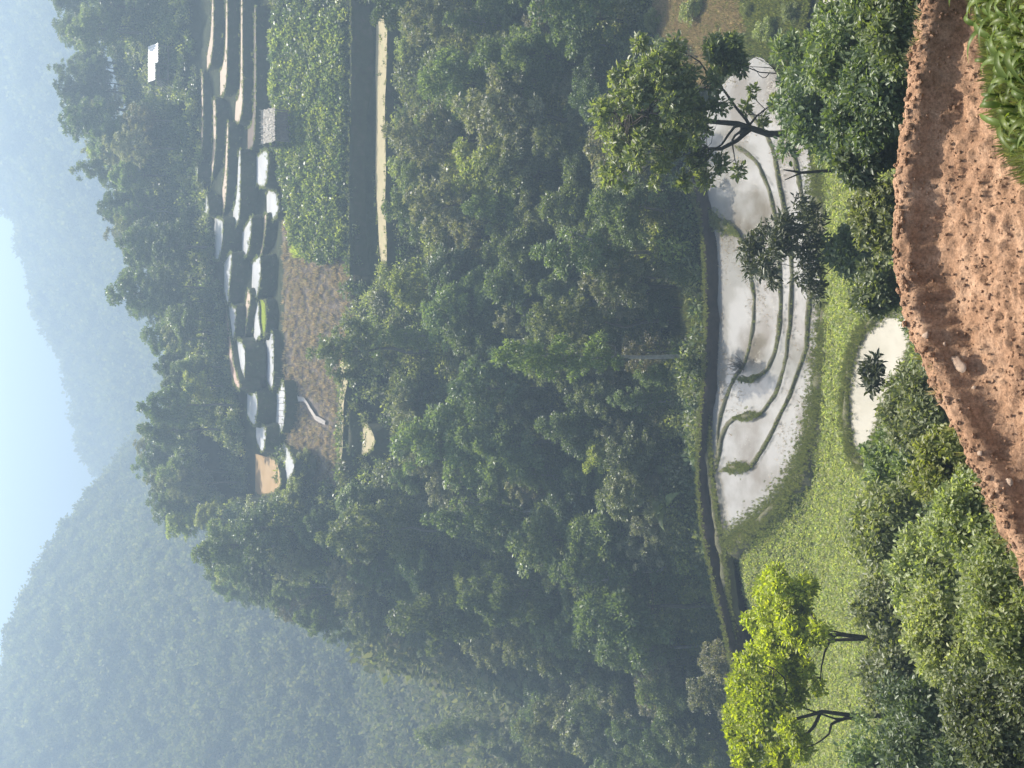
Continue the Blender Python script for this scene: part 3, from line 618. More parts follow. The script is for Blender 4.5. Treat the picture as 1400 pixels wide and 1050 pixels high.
def make_tree(name, seed, H, RX, cz, RZ, ncl, csz, nl, L, Wd, leaf, bark, shape='dome', tr=0.16, droop=0.0, detail=False, shell=0.6, limbs=True, bare=0.0):
    r = np.random.default_rng(seed); cl = []
    ga = math.pi * (3 - 5 ** .5)
    for i in range(ncl):
        u = (i + .5) / ncl; th = i * ga + r.uniform(-.5, .5)
        if shape == 'dome':
            zc = 1 - 1.45 * u; rr = math.sqrt(max(0, 1 - zc * zc)) * r.uniform(.35, 1.12); zc += r.normal(0, .16)
        elif shape == 'column':
            zc = 1 - 2 * u; rr = (1 - abs(zc) ** 2.2) ** .5 * r.uniform(.2, .95) if abs(zc) < 1 else 0
        elif shape == 'umbrella':
            rr = math.sqrt(u) * r.uniform(.9, 1.05); zc = .9 * (1 - rr * rr) + r.uniform(-.25, .15)
        else:
            zc = r.uniform(-1, 1); rr = math.sqrt(r.random()) * math.sqrt(max(0, 1 - zc * zc))
        s = csz * r.uniform(.6, 1.3)
        cl.append((RX * rr * math.cos(th), RX * rr * math.sin(th), cz + RZ * zc + r.uniform(-.08, .08) * H, s, s, s * r.uniform(.5, .8)))
    a = crown_leaves(r, cl, nl, L, Wd, droop, shell)
    if bare:
        keep = r.random(len(cl)) > bare
    crown = leaves_mesh(name + '_crown', *a, leaf, detail)
    mb = MB(); top = cz + RZ * .35
    lean = r.normal(0, .04 * H, 2)
    tp = [(lean[0] * f * f + r.normal(0, .012 * H) * (f > 0), lean[1] * f * f + r.normal(0, .012 * H) * (f > 0), top * f - 0.4 * (f == 0)) for f in np.linspace(0, 1, 7)]
    mb.tube(tp, [tr * (1.25 - 1.0 * f) for f in np.linspace(0, 1, 7)], 7)
    if limbs:
        order = sorted(range(ncl), key=lambda i: -cl[i][2])
        for i in order[:min(ncl, 40)]:
            c = np.array(cl[i][:3]); hgt = max(0.25 * top, min(top * .97, c[2] - r.uniform(.25, .6) * np.hypot(c[0], c[1]) - .05 * H))
            f = hgt / top; base = np.array([lean[0] * f * f, lean[1] * f * f, hgt])
            mid = base * .5 + c * .5 + np.array([0, 0, -.05 * H]) + r.normal(0, .02 * H, 3)
            rb = max(0.012, tr * (1.1 - f) * .5)
            mb.tube([base, base * .7 + mid * .3 + r.normal(0, .008 * H, 3), mid, mid * .4 + c * .6, c], [rb, rb * .85, rb * .62, rb * .42, rb * .2], 5)
            for q in range(2):
                e = c + r.normal(0, 1, 3) * np.array(cl[i][3:6]) * .6
                mb.tube([mid * .5 + c * .5, (mid * .5 + c * .5) * .4 + e * .6 + r.normal(0, .05, 3), e], [rb * .4, rb * .28, rb * .12], 4)
    trunk = mb.mesh(name + '_trunk', bark, True)
    return trunk, crown
def place(name, protos, loc, rz, sc, label, cat='tree', group=None, szs=1.0):
    root = empty(name, loc); root.rotation_euler = (0, 0, rz); root.scale = (sc * (.86 + .3 * abs(math.sin(rz * 7.7))), sc * (.86 + .3 * abs(math.cos(rz * 5.3))), sc * szs)
    tag(root, label, cat, group)
    o = obj('trunk', protos[0], root); o2 = obj('crown', protos[1], root)
    return root

SP = {}    # woodland trees seen from 80 to 200 m
def species(key, n, **kw):
    SP[key] = [make_tree(key, 100 * hash_(key) + i, **kw) for i in range(n)]
def hash_(s): return sum(ord(c) * (i + 3) for i, c in enumerate(s)) % 997
species('dark_dome', 2, H=9, RX=2.7, cz=6.0, RZ=2.6, ncl=64, csz=.62, nl=8500, L=.27, Wd=.16, leaf=M['dark_leaf'], bark=M['bark'])
species('mid_lobed', 3, H=9, RX=2.6, cz=5.8, RZ=2.9, ncl=54, csz=.66, nl=8500, L=.27, Wd=.16, leaf=M['mid_leaf'], bark=M['bark'])
species('pale_loose', 2, H=9, RX=2.4, cz=5.8, RZ=2.9, ncl=60, csz=.48, nl=6000, L=.26, Wd=.14, leaf=M['pale_leaf'], bark=M['bark'], shell=.4)
species('lime_round', 2, H=7, RX=2.1, cz=4.7, RZ=2.1, ncl=44, csz=.55, nl=6500, L=.26, Wd=.15, leaf=M['lime_leaf'], bark=M['bark'])
species('tall_slim', 2, H=13, RX=1.7, cz=9.2, RZ=3.6, ncl=50, csz=.55, nl=6200, L=.27, Wd=.14, leaf=M['mid_leaf'], bark=M['pale_bark'], shape='column', shell=.45, tr=.17)
species('rusty', 1, H=7.5, RX=2.3, cz=5, RZ=2.3, ncl=46, csz=.48, nl=4200, L=.25, Wd=.13, leaf=M['rust_leaf'], bark=M['bark'], shell=.35)
species('low_bush', 3, H=3.2, RX=1.9, cz=1.5, RZ=1.3, ncl=26, csz=.6, nl=3600, L=.25, Wd=.14, leaf=M['shrub_leaf'], bark=M['bark'], tr=.07)
species('olive', 2, H=10, RX=2.4, cz=6.8, RZ=2.9, ncl=60, csz=.55, nl=7500, L=.28, Wd=.15, leaf=M['olive_leaf'], bark=M['bark'], shell=.5)

def make_bamboo(seed):
    """arching leafy culms fanning from one foot, plume-like"""
    r = np.random.default_rng(seed); mb = MB(); P, A, N, LL, WW = [], [], [], [], []
    for k in range(24):
        th = r.uniform(0, 2 * math.pi); reach = r.uniform(.6, 3.0); h = r.uniform(6, 9)
        f = np.linspace(0, 1, 12); pts = np.stack([np.cos(th) * reach * f ** 2.4 + np.cos(th) * .3, np.sin(th) * reach * f ** 2.4 + np.sin(th) * .3, h * (f - .30 * f ** 4.5)], 1)
        mb.tube(pts[::2], [.045 * (1.1 - x) for x in f[::2]], 4)
        n = 170; u = r.uniform(.3, 1, n); q = np.stack([np.interp(u, f, pts[:, c]) for c in range(3)], 1)
        P.append(q + r.normal(0, .2, (n, 3))); a = r.normal(0, .6, (n, 3)); a[:, 2] -= .7; a[:, 0] += np.cos(th) * .5; a[:, 1] += np.sin(th) * .5
        A.append(a); N.append(np.array([0, 0, 1.]) + r.normal(0, .4, (n, 3))); LL.append(r.uniform(.3, .55, n)); WW.append(r.uniform(.09, .15, n))
    return mb.mesh('bamboo_culms', M['bark'], True), leaves_mesh('bamboo_leaves', np.concatenate(P), np.concatenate(A), np.concatenate(N), np.concatenate(LL), np.concatenate(WW), M['bamboo_leaf'])
BAM = [make_bamboo(s) for s in (1, 2)]

def make_banana(seed, n=9, L0=2.2, h=2.0):
    r = np.random.default_rng(seed); mb = MB()
    mb.tube([(0, 0, -.3), (.03, 0, h * .5), (0, .03, h)], [.16, .13, .09], 7)
    trunk = mb.mesh('banana_stem', M['bark'], True); lv = []
    for k in range(n):
        th = k * 2.4 + r.uniform(-.3, .3); el = r.uniform(.35, 1.2); L = L0 * r.uniform(.75, 1.1); w = .30
        f = np.linspace(0, 1, 9); s = L * f
        hx = s * math.cos(el) + .0; z = h + s * math.sin(el) - 0.55 * L * f ** 2.2
        c = np.stack([np.cos(th) * hx, np.sin(th) * hx, z], 1); sd = np.array([-math.sin(th), math.cos(th), 0])
        wd = w * np.sin(np.clip(f * 1.02 + .08, 0, 1) * math.pi) ** .6; wd[:1] = .03
        V = np.stack([c - sd * wd[:, None] + np.array([0, 0, .12]) * wd[:, None] * 2, c, c + sd * wd[:, None] + np.array([0, 0, .12]) * wd[:, None] * 2], 1)
        lv.append(mesh_np('leaf', V.reshape(-1, 3), grid_faces(9, 3), M['banana_leaf']))
    return trunk, lv
BAN = [make_banana(s) for s in (5, 6)]

# scatter of uncountable plants: points that carry small plant meshes
def proto_collection(name, meshes):
    c = bpy.data.collections.new(name)
    for i, me in enumerate(meshes):
        c.objects.link(bpy.data.objects.new(f'{name}_{i}', me))
    return c
def scatter(name, pts, coll, smin, smax, label, cat, seed=0, tilt=0.15, parent=None):
    r = np.random.default_rng(seed); n = len(pts)
    me = bpy.data.meshes.new(name); me.vertices.add(n); me.vertices.foreach_set('co', np.ascontiguousarray(pts, np.float32).ravel())
    a = me.attributes.new('rot', 'FLOAT_VECTOR', 'POINT')
    a.data.foreach_set('vector', np.stack([r.normal(0, tilt, n), r.normal(0, tilt, n), r.uniform(0, 6.28, n)], 1).astype(np.float32).ravel())
    a = me.attributes.new('scl', 'FLOAT', 'POINT'); a.data.foreach_set('value', r.uniform(smin, smax, n).astype(np.float32))
    a = me.attributes.new('pick', 'INT', 'POINT'); a.data.foreach_set('value', r.integers(0, len(coll.objects), n).astype(np.int32))
    o = obj(name, me, parent)
    ng = bpy.data.node_groups.new(name + '_scatter', 'GeometryNodeTree')
    ng.interface.new_socket('Geometry', in_out='INPUT', socket_type='NodeSocketGeometry')
    ng.interface.new_socket('Geometry', in_out='OUTPUT', socket_type='NodeSocketGeometry')
    N = ng.nodes; Lk = ng.links
    gi = N.new('NodeGroupInput'); go = N.new('NodeGroupOutput'); ip = N.new('GeometryNodeInstanceOnPoints')
    ci = N.new('GeometryNodeCollectionInfo'); ci.inputs['Collection'].default_value = coll
    ci.inputs['Separate Children'].default_value = True; ci.inputs['Reset Children'].default_value = True
    def na(nm, ty):
        q = N.new('GeometryNodeInputNamedAttribute'); q.data_type = ty; q.inputs[0].default_value = nm
        return [s for s in q.outputs if s.enabled and s.name == 'Attribute'][0]
    ip.inputs['Pick Instance'].default_value = True
    Lk.new(gi.outputs[0], ip.inputs['Points']); Lk.new(ci.outputs[0], ip.inputs['Instance'])
    Lk.new(na('pick', 'INT'), ip.inputs['Instance Index']); Lk.new(na('scl', 'FLOAT'), ip.inputs['Scale'])
    er = N.new('FunctionNodeEulerToRotation'); Lk.new(na('rot', 'FLOAT_VECTOR'), er.inputs[0]); Lk.new(er.outputs[0], ip.inputs['Rotation'])
    Lk.new(ip.outputs[0], go.inputs[0])
    md = o.modifiers.new('scatter', 'NODES'); md.node_group = ng
    if parent is None: tag(o, label, cat, kind='stuff')
    else: o['kind'] = 'stuff'
    return o
def tuft(seed, n, h, w, spread, mat, lean=.5):
    r = np.random.default_rng(seed); th = r.uniform(0, 6.28, n)
    pos = np.stack([np.cos(th) * spread * r.random(n), np.sin(th) * spread * r.random(n), 0 * th], 1)
    ax = np.stack([np.cos(th) * lean * r.random(n), np.sin(th) * lean * r.random(n), np.ones(n)], 1)
    return leaves_mesh('tuft', pos, ax, np.stack([np.cos(th), np.sin(th), th * 0], 1), r.uniform(.6, 1.1, n) * h, np.full(n, w), mat)
def leafy(seed, n, h, R_, L, w, mat, droop=.1, detail=False):
    r = np.random.default_rng(seed)
    a = crown_leaves(r, [(0, 0, h * .55, R_, R_, h * .5)], n, L, w, droop, .5, .4)
    return leaves_mesh('leafy', *a, mat, detail)

def sample_zone(poly, n, seed, lo, hi, step=3):
    """ground points whose place lies inside a zone"""
    r = np.random.default_rng(seed)
    xs = [a for a, b in poly]; ys_ = [b for a, b in poly]
    # world box by marching the corners
    C = np.array([on_ground(a, b_, lo * .95, hi * 1.05) for a, b_ in poly])
    x0, x1 = C[:, 0].min(), C[:, 0].max(); y0, y1 = max(lo, C[:, 1].min()), min(hi, C[:, 1].max())
    outp = []; got = 0
    for _ in range(40):
        X = r.uniform(x0, x1, n); Y = r.uniform(y0, y1, n); Z = ground(X, Y)
        P = np.stack([X, Y, Z], 1); a, b_ = proj(P); P = P[in_poly(a, b_, poly)]
        outp.append(P); got += len(P)
        if got >= n: break
    return np.concatenate(outp)[:n]

# ---- leafy crop on the slope by the paddy
C_CROP = proto_collection('crop_plant', [leafy(s, 20, .42, .24, .20, .105, M['crop_leaf'], .15, True) for s in range(4)])
pts = sample_zone(Z_FIELD, 26000, 11, 38, 74)
a_, b_ = proj(pts)
keep = ~in_poly(a_, b_, [(1200 + (a - 1200) * 1.13, 525 + (q - 525) * 1.06) for a, q in POND])
keep &= ~in_poly(a_, b_, LOWER)
dens = vnoise(pts[:, 0] * .35, pts[:, 1] * .35) + 0.5
keep &= (dens > 0.2) | (rng.random(len(pts)) < .5)
scatter('leafy_crop', pts[keep], C_CROP, .65, 1.2, 'light green knee-high leafy crop covering the slope beside the paddy', 'crop', 3)
C_GRASS = proto_collection('grass_tuft', [tuft(s, 22, .34, .03, .12, M['grass_leaf']) for s in range(3)])
C_DRY = proto_collection('dry_tuft', [tuft(s + 9, 18, .55, .08, .22, M['dry_grass']) for s in range(3)] + [tuft(15, 16, .5, .08, .2, M['grass_leaf'])])
G = []
for k, P in LINES.items():
    w = {20: .3, 21: .4, 22: 1.0, 23: .5, 11: .5, 10: .32, 12: .25, 13: .6}.get(k, .10)
    rep = {22: 14, 23: 7, 11: 8, 10: 6, 13: 8, 12: 5, 20: 4, 21: 6}.get(k, 1)
    Q = np.repeat(P, rep, 0)
    if 10 <= k < 20: w = w * np.repeat(np.sin(np.linspace(.1, 3.04, len(P))), rep)[:, None]
    G.append(Q + rng.normal(0, 1, Q.shape) * np.array([.55, .55, 0]) * w - np.array([0, 0, .05]))
GK = np.concatenate([np.full(len(g_), k < 4) for k, g_ in zip(LINES, G)])
G = np.concatenate(G); G = G[~GK | (fbm(G[:, 0] * .5, G[:, 1] * .5, 3) + rng.normal(0, .2, len(G)) > -.05)]
scatter('bund_grass', G, C_GRASS, .3, .8, 'short grass growing on the paddy bunds and banks', 'grass', 4)
R_ = np.concatenate(RIMPTS); R_ = R_[rng.random(len(R_)) < .8]
scatter('terrace_grass', R_ + rng.normal(0, .08, R_.shape), proto_collection('rim_tuft', [tuft(s + 30, 14, .3, .08, .25, M['grass_leaf'], 1.3) for s in range(3)]), .5, 1.3, 'grass fringing the rims of the rice terraces', 'grass', 5)
Z_MEADOW = [(1000, -30), (1115, -30), (1100, 60), (1085, 112), (1060, 100), (1035, 72), (1012, 70), (1028, 40)]
FP = np.concatenate(FACEPTS); FP = FP[rng.random(len(FP)) < .55]
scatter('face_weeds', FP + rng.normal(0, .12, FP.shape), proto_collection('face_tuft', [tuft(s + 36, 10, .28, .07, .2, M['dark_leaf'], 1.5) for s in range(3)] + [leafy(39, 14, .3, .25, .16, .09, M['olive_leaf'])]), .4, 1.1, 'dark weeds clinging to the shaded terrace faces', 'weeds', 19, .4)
st = np.concatenate([sample_zone(Z_STUB, 9000, 21, 50, 92), sample_zone(Z_STUB2, 900, 22, 50, 92)])
scatter('stubble', st, C_DRY, .5, 1.1, 'dry yellowish stubble on the small fields beyond the tall tree', 'grass', 6)
gp = np.concatenate([sample_zone(Z_GRASS, 3000, 23, 60, 115), sample_zone(Z_MEADOW, 6000, 26, 45, 80), sample_zone([(965, 575), (985, 700), (995, 800), (1005, 960), (1020, 1060), (985, 1060), (965, 760)], 5000, 27, 55, 85)])
scatter('slope_grass', gp, proto_collection('slope_tuft', [tuft(s + 50, 18, .5, .06, .25, M['grass_leaf'], .8) for s in range(3)]), .6, 1.3, 'light grass on the clearing and the open slopes round the paddy', 'grass', 7)
PATH = np.array([on_ground(a, q, 118, 152) for a, q in zm(3, [(592, 384), (625, 382), (645, 395), (660, 410), (690, 412), (705, 430), (722, 462), (740, 490), (752, 510), (770, 520), (790, 530), (805, 538)])])
sp1 = sample_zone(Z_SCRUB, 4200, 24, 118, 150)
pd_ = dense(PATH, .4); dm_ = np.min(np.hypot(sp1[:, None, 0] - pd_[None, :, 0], (sp1[:, None, 1] - pd_[None, :, 1]) * .45), 1); sp1 = sp1[dm_ > .55]
rw_ = np.abs(((sp1[:, 1] + .35 * sp1[:, 0]) / 1.6) % 1 - .5); sp1 = sp1[(rw_ < .3) | (rng.random(len(sp1)) < .35)]
scatter('dry_scrub', sp1, proto_collection('scrub_tuft', [tuft(s + 70, 16, .7, .07, .35, M['dry_grass'], 1.0) for s in range(3)] + [tuft(78, 12, .5, .06, .3, M['rust_leaf'], 1.2)]), .4, .95, 'brown weedy scrub on the slope under the terraces', 'scrub', 8)
hp = sample_zone(Z_HEDGE, 2600, 25, 118, 150)
scatter('green_thicket', hp, proto_collection('thicket_bush', [leafy(s + 80, 120, 1.4, .8, .33, .2, M['mid_leaf']) for s in range(2)] + [leafy(86, 120, 1.5, .8, .33, .2, M['lime_leaf'])]), .6, 1.35, 'dense bright green thicket beside the thatched hut', 'thicket', 9)
row = sample_zone([(402, 222), (419, 222), (425, 345), (408, 350)], 1500, 28, 118, 152)
scatter('maize_row', row, proto_collection('maize_tuft', [tuft(s + 60, 14, 1.3, .12, .2, M['rice_leaf'], .6) for s in range(3)]), .6, 1.1, 'bright yellow-green strip of maize beside the green thicket', 'maize', 22)
for W in rice_beds:
    lo, hi = W.min(0), W.max(0); Q = np.stack([rng.uniform(lo[0], hi[0], 5000), rng.uniform(lo[1], hi[1], 5000), np.full(5000, W[0, 2])], 1)
    Q = Q[in_poly(Q[:, 0], Q[:, 1], [(p[0], p[1]) for p in W])]
    scatter('rice_seedlings', Q, proto_collection('rice_tuft', [tuft(s + 95, 12, .3, .03, .08, M['rice_leaf'], .3) for s in range(2)]), .7, 1.2, 'bright green rice seedlings in the small terrace bed', 'rice', 10)
# sparse stubble and weeds standing in the flooded paddy
lo, hi = np.array(poly_world(LOWER, -46.0)).min(0), np.array(poly_world(LOWER, -46.0)).max(0)
Q = np.stack([rng.uniform(lo[0], hi[0], 9000), rng.uniform(lo[1], hi[1], 9000), np.full(9000, CAM_Z - 46.02)], 1)
a_, b_ = proj(Q); dn = fbm(Q[:, 0] * .3, Q[:, 1] * .3, 3)
Q = Q[in_poly(a_, b_, LOWER) & (dn + rng.normal(0, .12, len(Q)) > .12)]
scatter('paddy_weeds', Q, proto_collection('weed', [tuft(s + 99, 7, .16, .02, .07, M['dry_grass'], 1.2) for s in range(3)]), .5, 1.2, 'sparse stubble poking out of the flooded paddy', 'weeds', 12)

# ---- undergrowth over the wooded ground
n = 26000
X = rng.uniform(-95, 75, n); Y = rng.uniform(74, 215, n); k_ = np.abs(X / Y) < .5; X, Y = X[k_], Y[k_]
P = np.stack([X, Y, ground(X, Y)], 1); a_, b_ = proj(P)
bad = in_poly(a_, b_, Z_SCRUB) | in_poly(a_, b_, Z_HEDGE) | in_poly(a_, b_, Z_GRASS) | in_poly(a_, b_, LOWER) | in_poly(a_, b_, Z_STUB) | in_poly(a_, b_, Z_STUB2) | in_poly(a_, b_, Z_FIELD)
bad |= in_poly(a_, b_, [(262, -20), (380, -20), (396, 330), (396, 600), (386, 690), (347, 690), (334, 560), (300, 350)]) & (Y > 138) & (Y < 173)
bad |= in_poly(a_, b_, [(484, 0), (534, 0), (536, 380), (500, 380), (484, 200)]) & (Y > 118) & (Y < 140)
bad |= (in_poly(a_, b_, S2) | in_poly(a_, b_, S3)) & (Y > 112)
P = P[~bad]
C_UNDER = proto_collection('undergrowth_bush', [leafy(s + 120, 70, 1.1, .75, .34, .19, M[mt]) for s, mt in enumerate(('dark_leaf', 'mid_leaf', 'shrub_leaf', 'olive_leaf'))])
scatter('undergrowth', P, C_UNDER, .6, 1.5, 'low tangled undergrowth covering the wooded slopes', 'undergrowth', 13)
n = 9000
X = rng.uniform(-60, 60, n); Y = rng.uniform(76, 128, n); k_ = np.abs(X / Y) < .47; X, Y = X[k_], Y[k_]
P = np.stack([X, Y, ground(X, Y)], 1); a_, b_ = proj(P); ta_, tb_ = proj(P + np.array([0, 0, 2.6]))
ok_ = ~(in_poly(a_, b_, LOWER) | in_poly(a_, b_, Z_GRASS) | in_poly(a_, b_, Z_STUB) | in_poly(a_, b_, Z_FIELD) | in_poly(a_, b_, Z_SCRUB) | in_poly(a_, b_, Z_HEDGE))
ok_ &= ta_ > np.interp(tb_, [0, 20, 350, 380, 480, 500, 540, 620, 650, 690, 720, 1050], [530, 536, 538, 502, 492, 515, 530, 536, 500, 430, 400, 400])
ok_ &= a_ < np.interp(b_, [0, 60, 240, 300, 560, 700, 800, 900, 1050], [890, 885, 930, 948, 950, 948, 970, 998, 1018])
C_MIDS = proto_collection('thicket_crown', [leafy(s + 130, 260, 2.2, 1.15, .27, .15, M[mt]) for s, mt in enumerate(('mid_leaf', 'shrub_leaf', 'olive_leaf', 'pale_leaf', 'lime_leaf', 'shrub_leaf'))])
scatter('understorey', P[ok_], C_MIDS, .5, 1.5, 'mixed leafy understorey filling the wooded slope above the paddy', 'understorey', 18, .25)
n = 5200
X = rng.uniform(-26, 26, n); Y = rng.uniform(6.5, 46, n); k_ = np.abs(X / np.maximum(Y, 8)) < .62; X, Y = X[k_], Y[k_]
P = np.stack([X, Y, ground(X, Y)], 1); a_, b_ = proj(P)
P = P[~((Y > 36) & in_poly(a_, b_, Z_FIELD))]
C_UND2 = proto_collection('slope_bush', [leafy(s + 140, 110, .9, .6, .2, .11, M[mt], detail=True) for s, mt in enumerate(('mid_leaf', 'olive_leaf', 'shrub_leaf'))])
scatter('slope_undergrowth', P, C_UND2, .5, 1.2, 'low leafy undergrowth on the steep slope below the dirt road', 'undergrowth', 14)

# ---- woods on the far slopes, read as one mass
FARC = proto_collection('far_crown', [leafy(s + 160, 150, 7.0, 2.3, 1.1, .7, M['far_leaf']) for s in range(3)] + [leafy(166, 150, 8.0, 2.1, 1.0, .6, M['far_leaf']), leafy(167, 150, 6, 2.4, 1.0, .6, M['far_leaf'])])
def far_points(n, y0, y1, t0, t1, seed):
    r = np.random.default_rng(seed); Y = np.sqrt(r.uniform(y0 ** 2, y1 ** 2, n)); X = r.uniform(t0, t1, n) * Y
    return np.stack([X, Y, ground(X, Y) - .6], 1)
scatter('far_woods', np.concatenate([far_points(19000, 232, 600, -.5, .12, 1), far_points(2600, 150, 240, -.6, -.24, 4)]), FARC, .45, 1.5, 'hazy woods covering the mountainside across the valley', 'woods', 15)
C_FAR2 = proto_collection('distant_crown', [leafy(s + 170, 70, 9.0, 3.0, 2.0, 1.3, M['far_leaf']) for s in range(3)])
scatter('distant_woods', np.concatenate([far_points(9000, 560, 1050, -.16, .46, 2)]), C_FAR2, .6, 1.5, 'pale blue hazy woods on the distant mountain', 'woods', 16)
scatter('farthest_woods', np.concatenate([far_points(6000, 2300, 4400, -.3, .4, 3)]), C_FAR2, 2.0, 4.0, 'palest woods on the farthest mountain ridge', 'woods', 17)

# ------------------------------------------------------------------ woodland trees, one by one
SKY = [(60, 0), (66, 50), (72, 100), (88, 150), (116, 200), (140, 250), (140, 300), (170, 350), (186, 400), (205, 450), (214, 500), (222, 550), (228, 600), (232, 650), (250, 700), (280, 750), (302, 800), (330, 840), (372, 880), (420, 920), (480, 960), (535, 1000), (540, 1060)]
def skyline(y): return np.interp(y, [b for a, b in SKY], [a for a, b in SKY])
KEYS = ['dark_dome', 'mid_lobed', 'pale_loose', 'lime_round', 'tall_slim', 'rusty', 'olive']
HGT = {'dark_dome': 8.6, 'mid_lobed': 8.7, 'pale_loose': 8.7, 'lime_round': 6.8, 'tall_slim': 12.8, 'rusty': 7.3, 'olive': 9.7, 'low_bush': 2.9}
LOOK = {'dark_dome': ('broadleaf_tree', 'dark green tree with a dense domed crown'), 'mid_lobed': ('lobed_tree', 'mid green tree with rounded lobes'),
        'pale_loose': ('pale_tree', 'pale grey-green tree with loose crown'), 'lime_round': ('round_tree', 'light green tree with a round crown'),
        'tall_slim': ('slender_tree', 'slender tree with a narrow crown'), 'rusty': ('sparse_tree', 'brownish sparse-leaved tree'),
        'olive': ('olive_green_tree', 'olive green tree with uneven crown'), 'low_bush': ('bush', 'low rounded bush')}
placed = []
MARKS = [(*map(float, on_ground(px, py, 70, 220)[:2]), t_) for px, py, t_ in (
    (930, 660, 'near the banana plants'), (955, 480, 'just behind the paddy bank'), (920, 390, 'beside the grassy clearing'), (940, 200, 'behind the tall leafy tree'),
    (1010, 930, 'where the paddy ditch ends'), (880, 60, 'beyond the stubble field'), (700, 900, 'in the deep gully'), (560, 960, 'in the deep gully'), (640, 60, 'below the long straw strip'),
    (600, 280, 'below the long straw strip'), (560, 480, 'below the brown scrub slope'), (540, 600, 'by the small field patch'), (420, 720, 'below the orange terrace'),
    (400, 830, 'on the outer shoulder of the knoll'), (760, 300, 'halfway up the wooded slope'), (740, 540, 'in the middle of the wood'), (800, 800, 'halfway down the gully side'))]
MARKS_R = [(at_Y(px, py, 186)[0], t_) for px, py, t_ in ((230, 0, 'on the ridge past the tin-roofed hut'), (230, 90, 'behind the tin-roofed hut'), (240, 200, 'behind the thin mud terraces'),
    (270, 330, 'behind the leaf-shaped terrace'), (310, 470, 'behind the reddish mud strip'), (330, 600, 'behind the bright white terrace'), (340, 700, 'on the ridge past the orange terrace'))]
def try_place(x, y, key, sc, zone, grp, top_ok, mind):
    for (a, b_, rr) in placed:
        if (a - x) ** 2 + (b_ - y) ** 2 < (mind * (sc + rr) * .5) ** 2: return False
    z = float(ground(x, y)); h = HGT[key] * sc
    tx, ty = proj(np.array([x, y, z + h])); bx, by = proj(np.array([x, y, z]))
    if ty < -70 or ty > 1120: return False
    if not top_ok(float(tx), float(ty), float(bx), float(by), y): return False
    pr = SP[key][int(rng.integers(len(SP[key])))]
    nm, look = LOOK[key]
    lm = min(MARKS, key=lambda q: (q[0] - x) ** 2 + (q[1] - y) ** 2)[2] if not zone else zone
    size = 'small' if sc < .72 else ('big' if sc > .98 else 'medium')
    place(nm, pr, (x, y, z - .1), rng.uniform(0, 6.28), sc, f'{size} {look} {lm}', 'bush' if key == 'low_bush' else 'tree', grp, rng.uniform(.8, 1.3))
    placed.append((x, y, sc)); return True
def lim_mid(tx, ty, bx, by, y):
    lim = np.interp(ty, [0, 20, 350, 380, 480, 500, 540, 620, 650, 690, 720, 1050], [530, 534, 536, 500, 490, 512, 530, 535, 500, 430, 400, 400])
    if ty > 700: lim = skyline(ty)
    if tx < lim + rng.uniform(-4, 10): return False
    # keep the little grassy clearing and the paddy open
    if bx > np.interp(by, [0, 60, 240, 300, 560, 700, 800, 900, 1050], [895, 890, 935, 952, 952, 950, 972, 1000, 1020]): return False
    return not bool(in_poly(np.array(tx + .5 * (bx - tx)), np.array(ty), [(880, 335), (905, 325), (955, 400), (955, 460), (925, 440)]))
cnt = 0
for it in range(9000):
    if cnt >= 240: break
    t = rng.uniform(-.42, .42); y = rng.uniform(77, 138) if t > -.14 else rng.uniform(72, 175)
    x = t * y
    key = rng.choice(KEYS, p=[.2, .27, .15, .1, .08, .05, .15]); sc = rng.uniform(.5, 1.1) if y < 95 else rng.uniform(.6, 1.45)
    cnt += try_place(x, y, str(key), sc, '', 'trees of the wooded slope', lim_mid, 2.9)
for px, py, Y_, k_, sc_, lab in ((600, 1015, 128, 'pale_loose', 1.5, 'large hazy pale tree in the depth of the gully'), (640, 985, 118, 'pale_loose', 1.2, 'pale domed tree leaning over the gully'), (860, 955, 84, 'pale_loose', 1.0, 'pale feathery tree behind the yellow-green trees'),
        (890, 915, 82, 'rusty', 1.0, 'thin brownish tree behind the yellow-green trees'), (720, 600, 108, 'mid_lobed', 1.5, 'very large leafy tree in the heart of the wood'), (590, 480, 118, 'olive', 1.35, 'large olive tree hiding the foot of the scrub slope')):
    q = at_Y(px, py, Y_); place(LOOK[k_][0], SP[k_][0], (float(q[0]), Y_, float(ground(q[0], Y_)) - .1), rng.uniform(0, 6), sc_, lab, 'tree', 'trees of the wooded slope'); placed.append((float(q[0]), Y_, sc_))
cb = 0
for it in range(4000):
    if cb >= 55: break
    t = rng.uniform(-.1, .42); y = rng.uniform(77, 122); x = t * y
    cb += try_place(x, y, 'low_bush', rng.uniform(.6, 1.2), '', 'bushes on the wooded slope', lim_mid, 1.6)
def lim_ridge(tx, ty, bx, by, y):
    return tx > skyline(ty) - 6 + rng.uniform(0, 16) and (bx < np.interp(by, [0, 100, 220, 330, 420, 560, 700, 900], [225, 245, 262, 292, 308, 330, 345, 420]) or y > 178)
hx_ = float(at_Y(228, 92, 178)[0])
placed += [(hx_, 180.0, 3.2), (hx_, 186.0, 3.0), (hx_ + 1, 191.0, 2.0), (hx_, 174.0, 2.6)]      # gap added in the trees so their shadows miss the tin roof
for q_, (x_, y_, k_, sc_) in enumerate(((-7.5, 176, 'mid_lobed', .8), (-11, 175, 'dark_dome', .85), (-14.5, 177, 'olive', .8), (-18, 174, 'mid_lobed', .9), (-9.5, 181, 'pale_loose', .9), (-13, 182, 'mid_lobed', .95), (-17, 181, 'dark_dome', .9), (-21, 172, 'lime_round', 1.0), (-21, 180, 'mid_lobed', .9))):
    place(LOOK[k_][0], SP[k_][0], (x_, y_, float(ground(x_, y_)) - .1), 1.7 * q_, sc_, f'{LOOK[k_][1]} just behind the large orange terrace', 'tree', 'trees along the ridge'); placed.append((x_, y_, sc_ * .8))
cr = 0
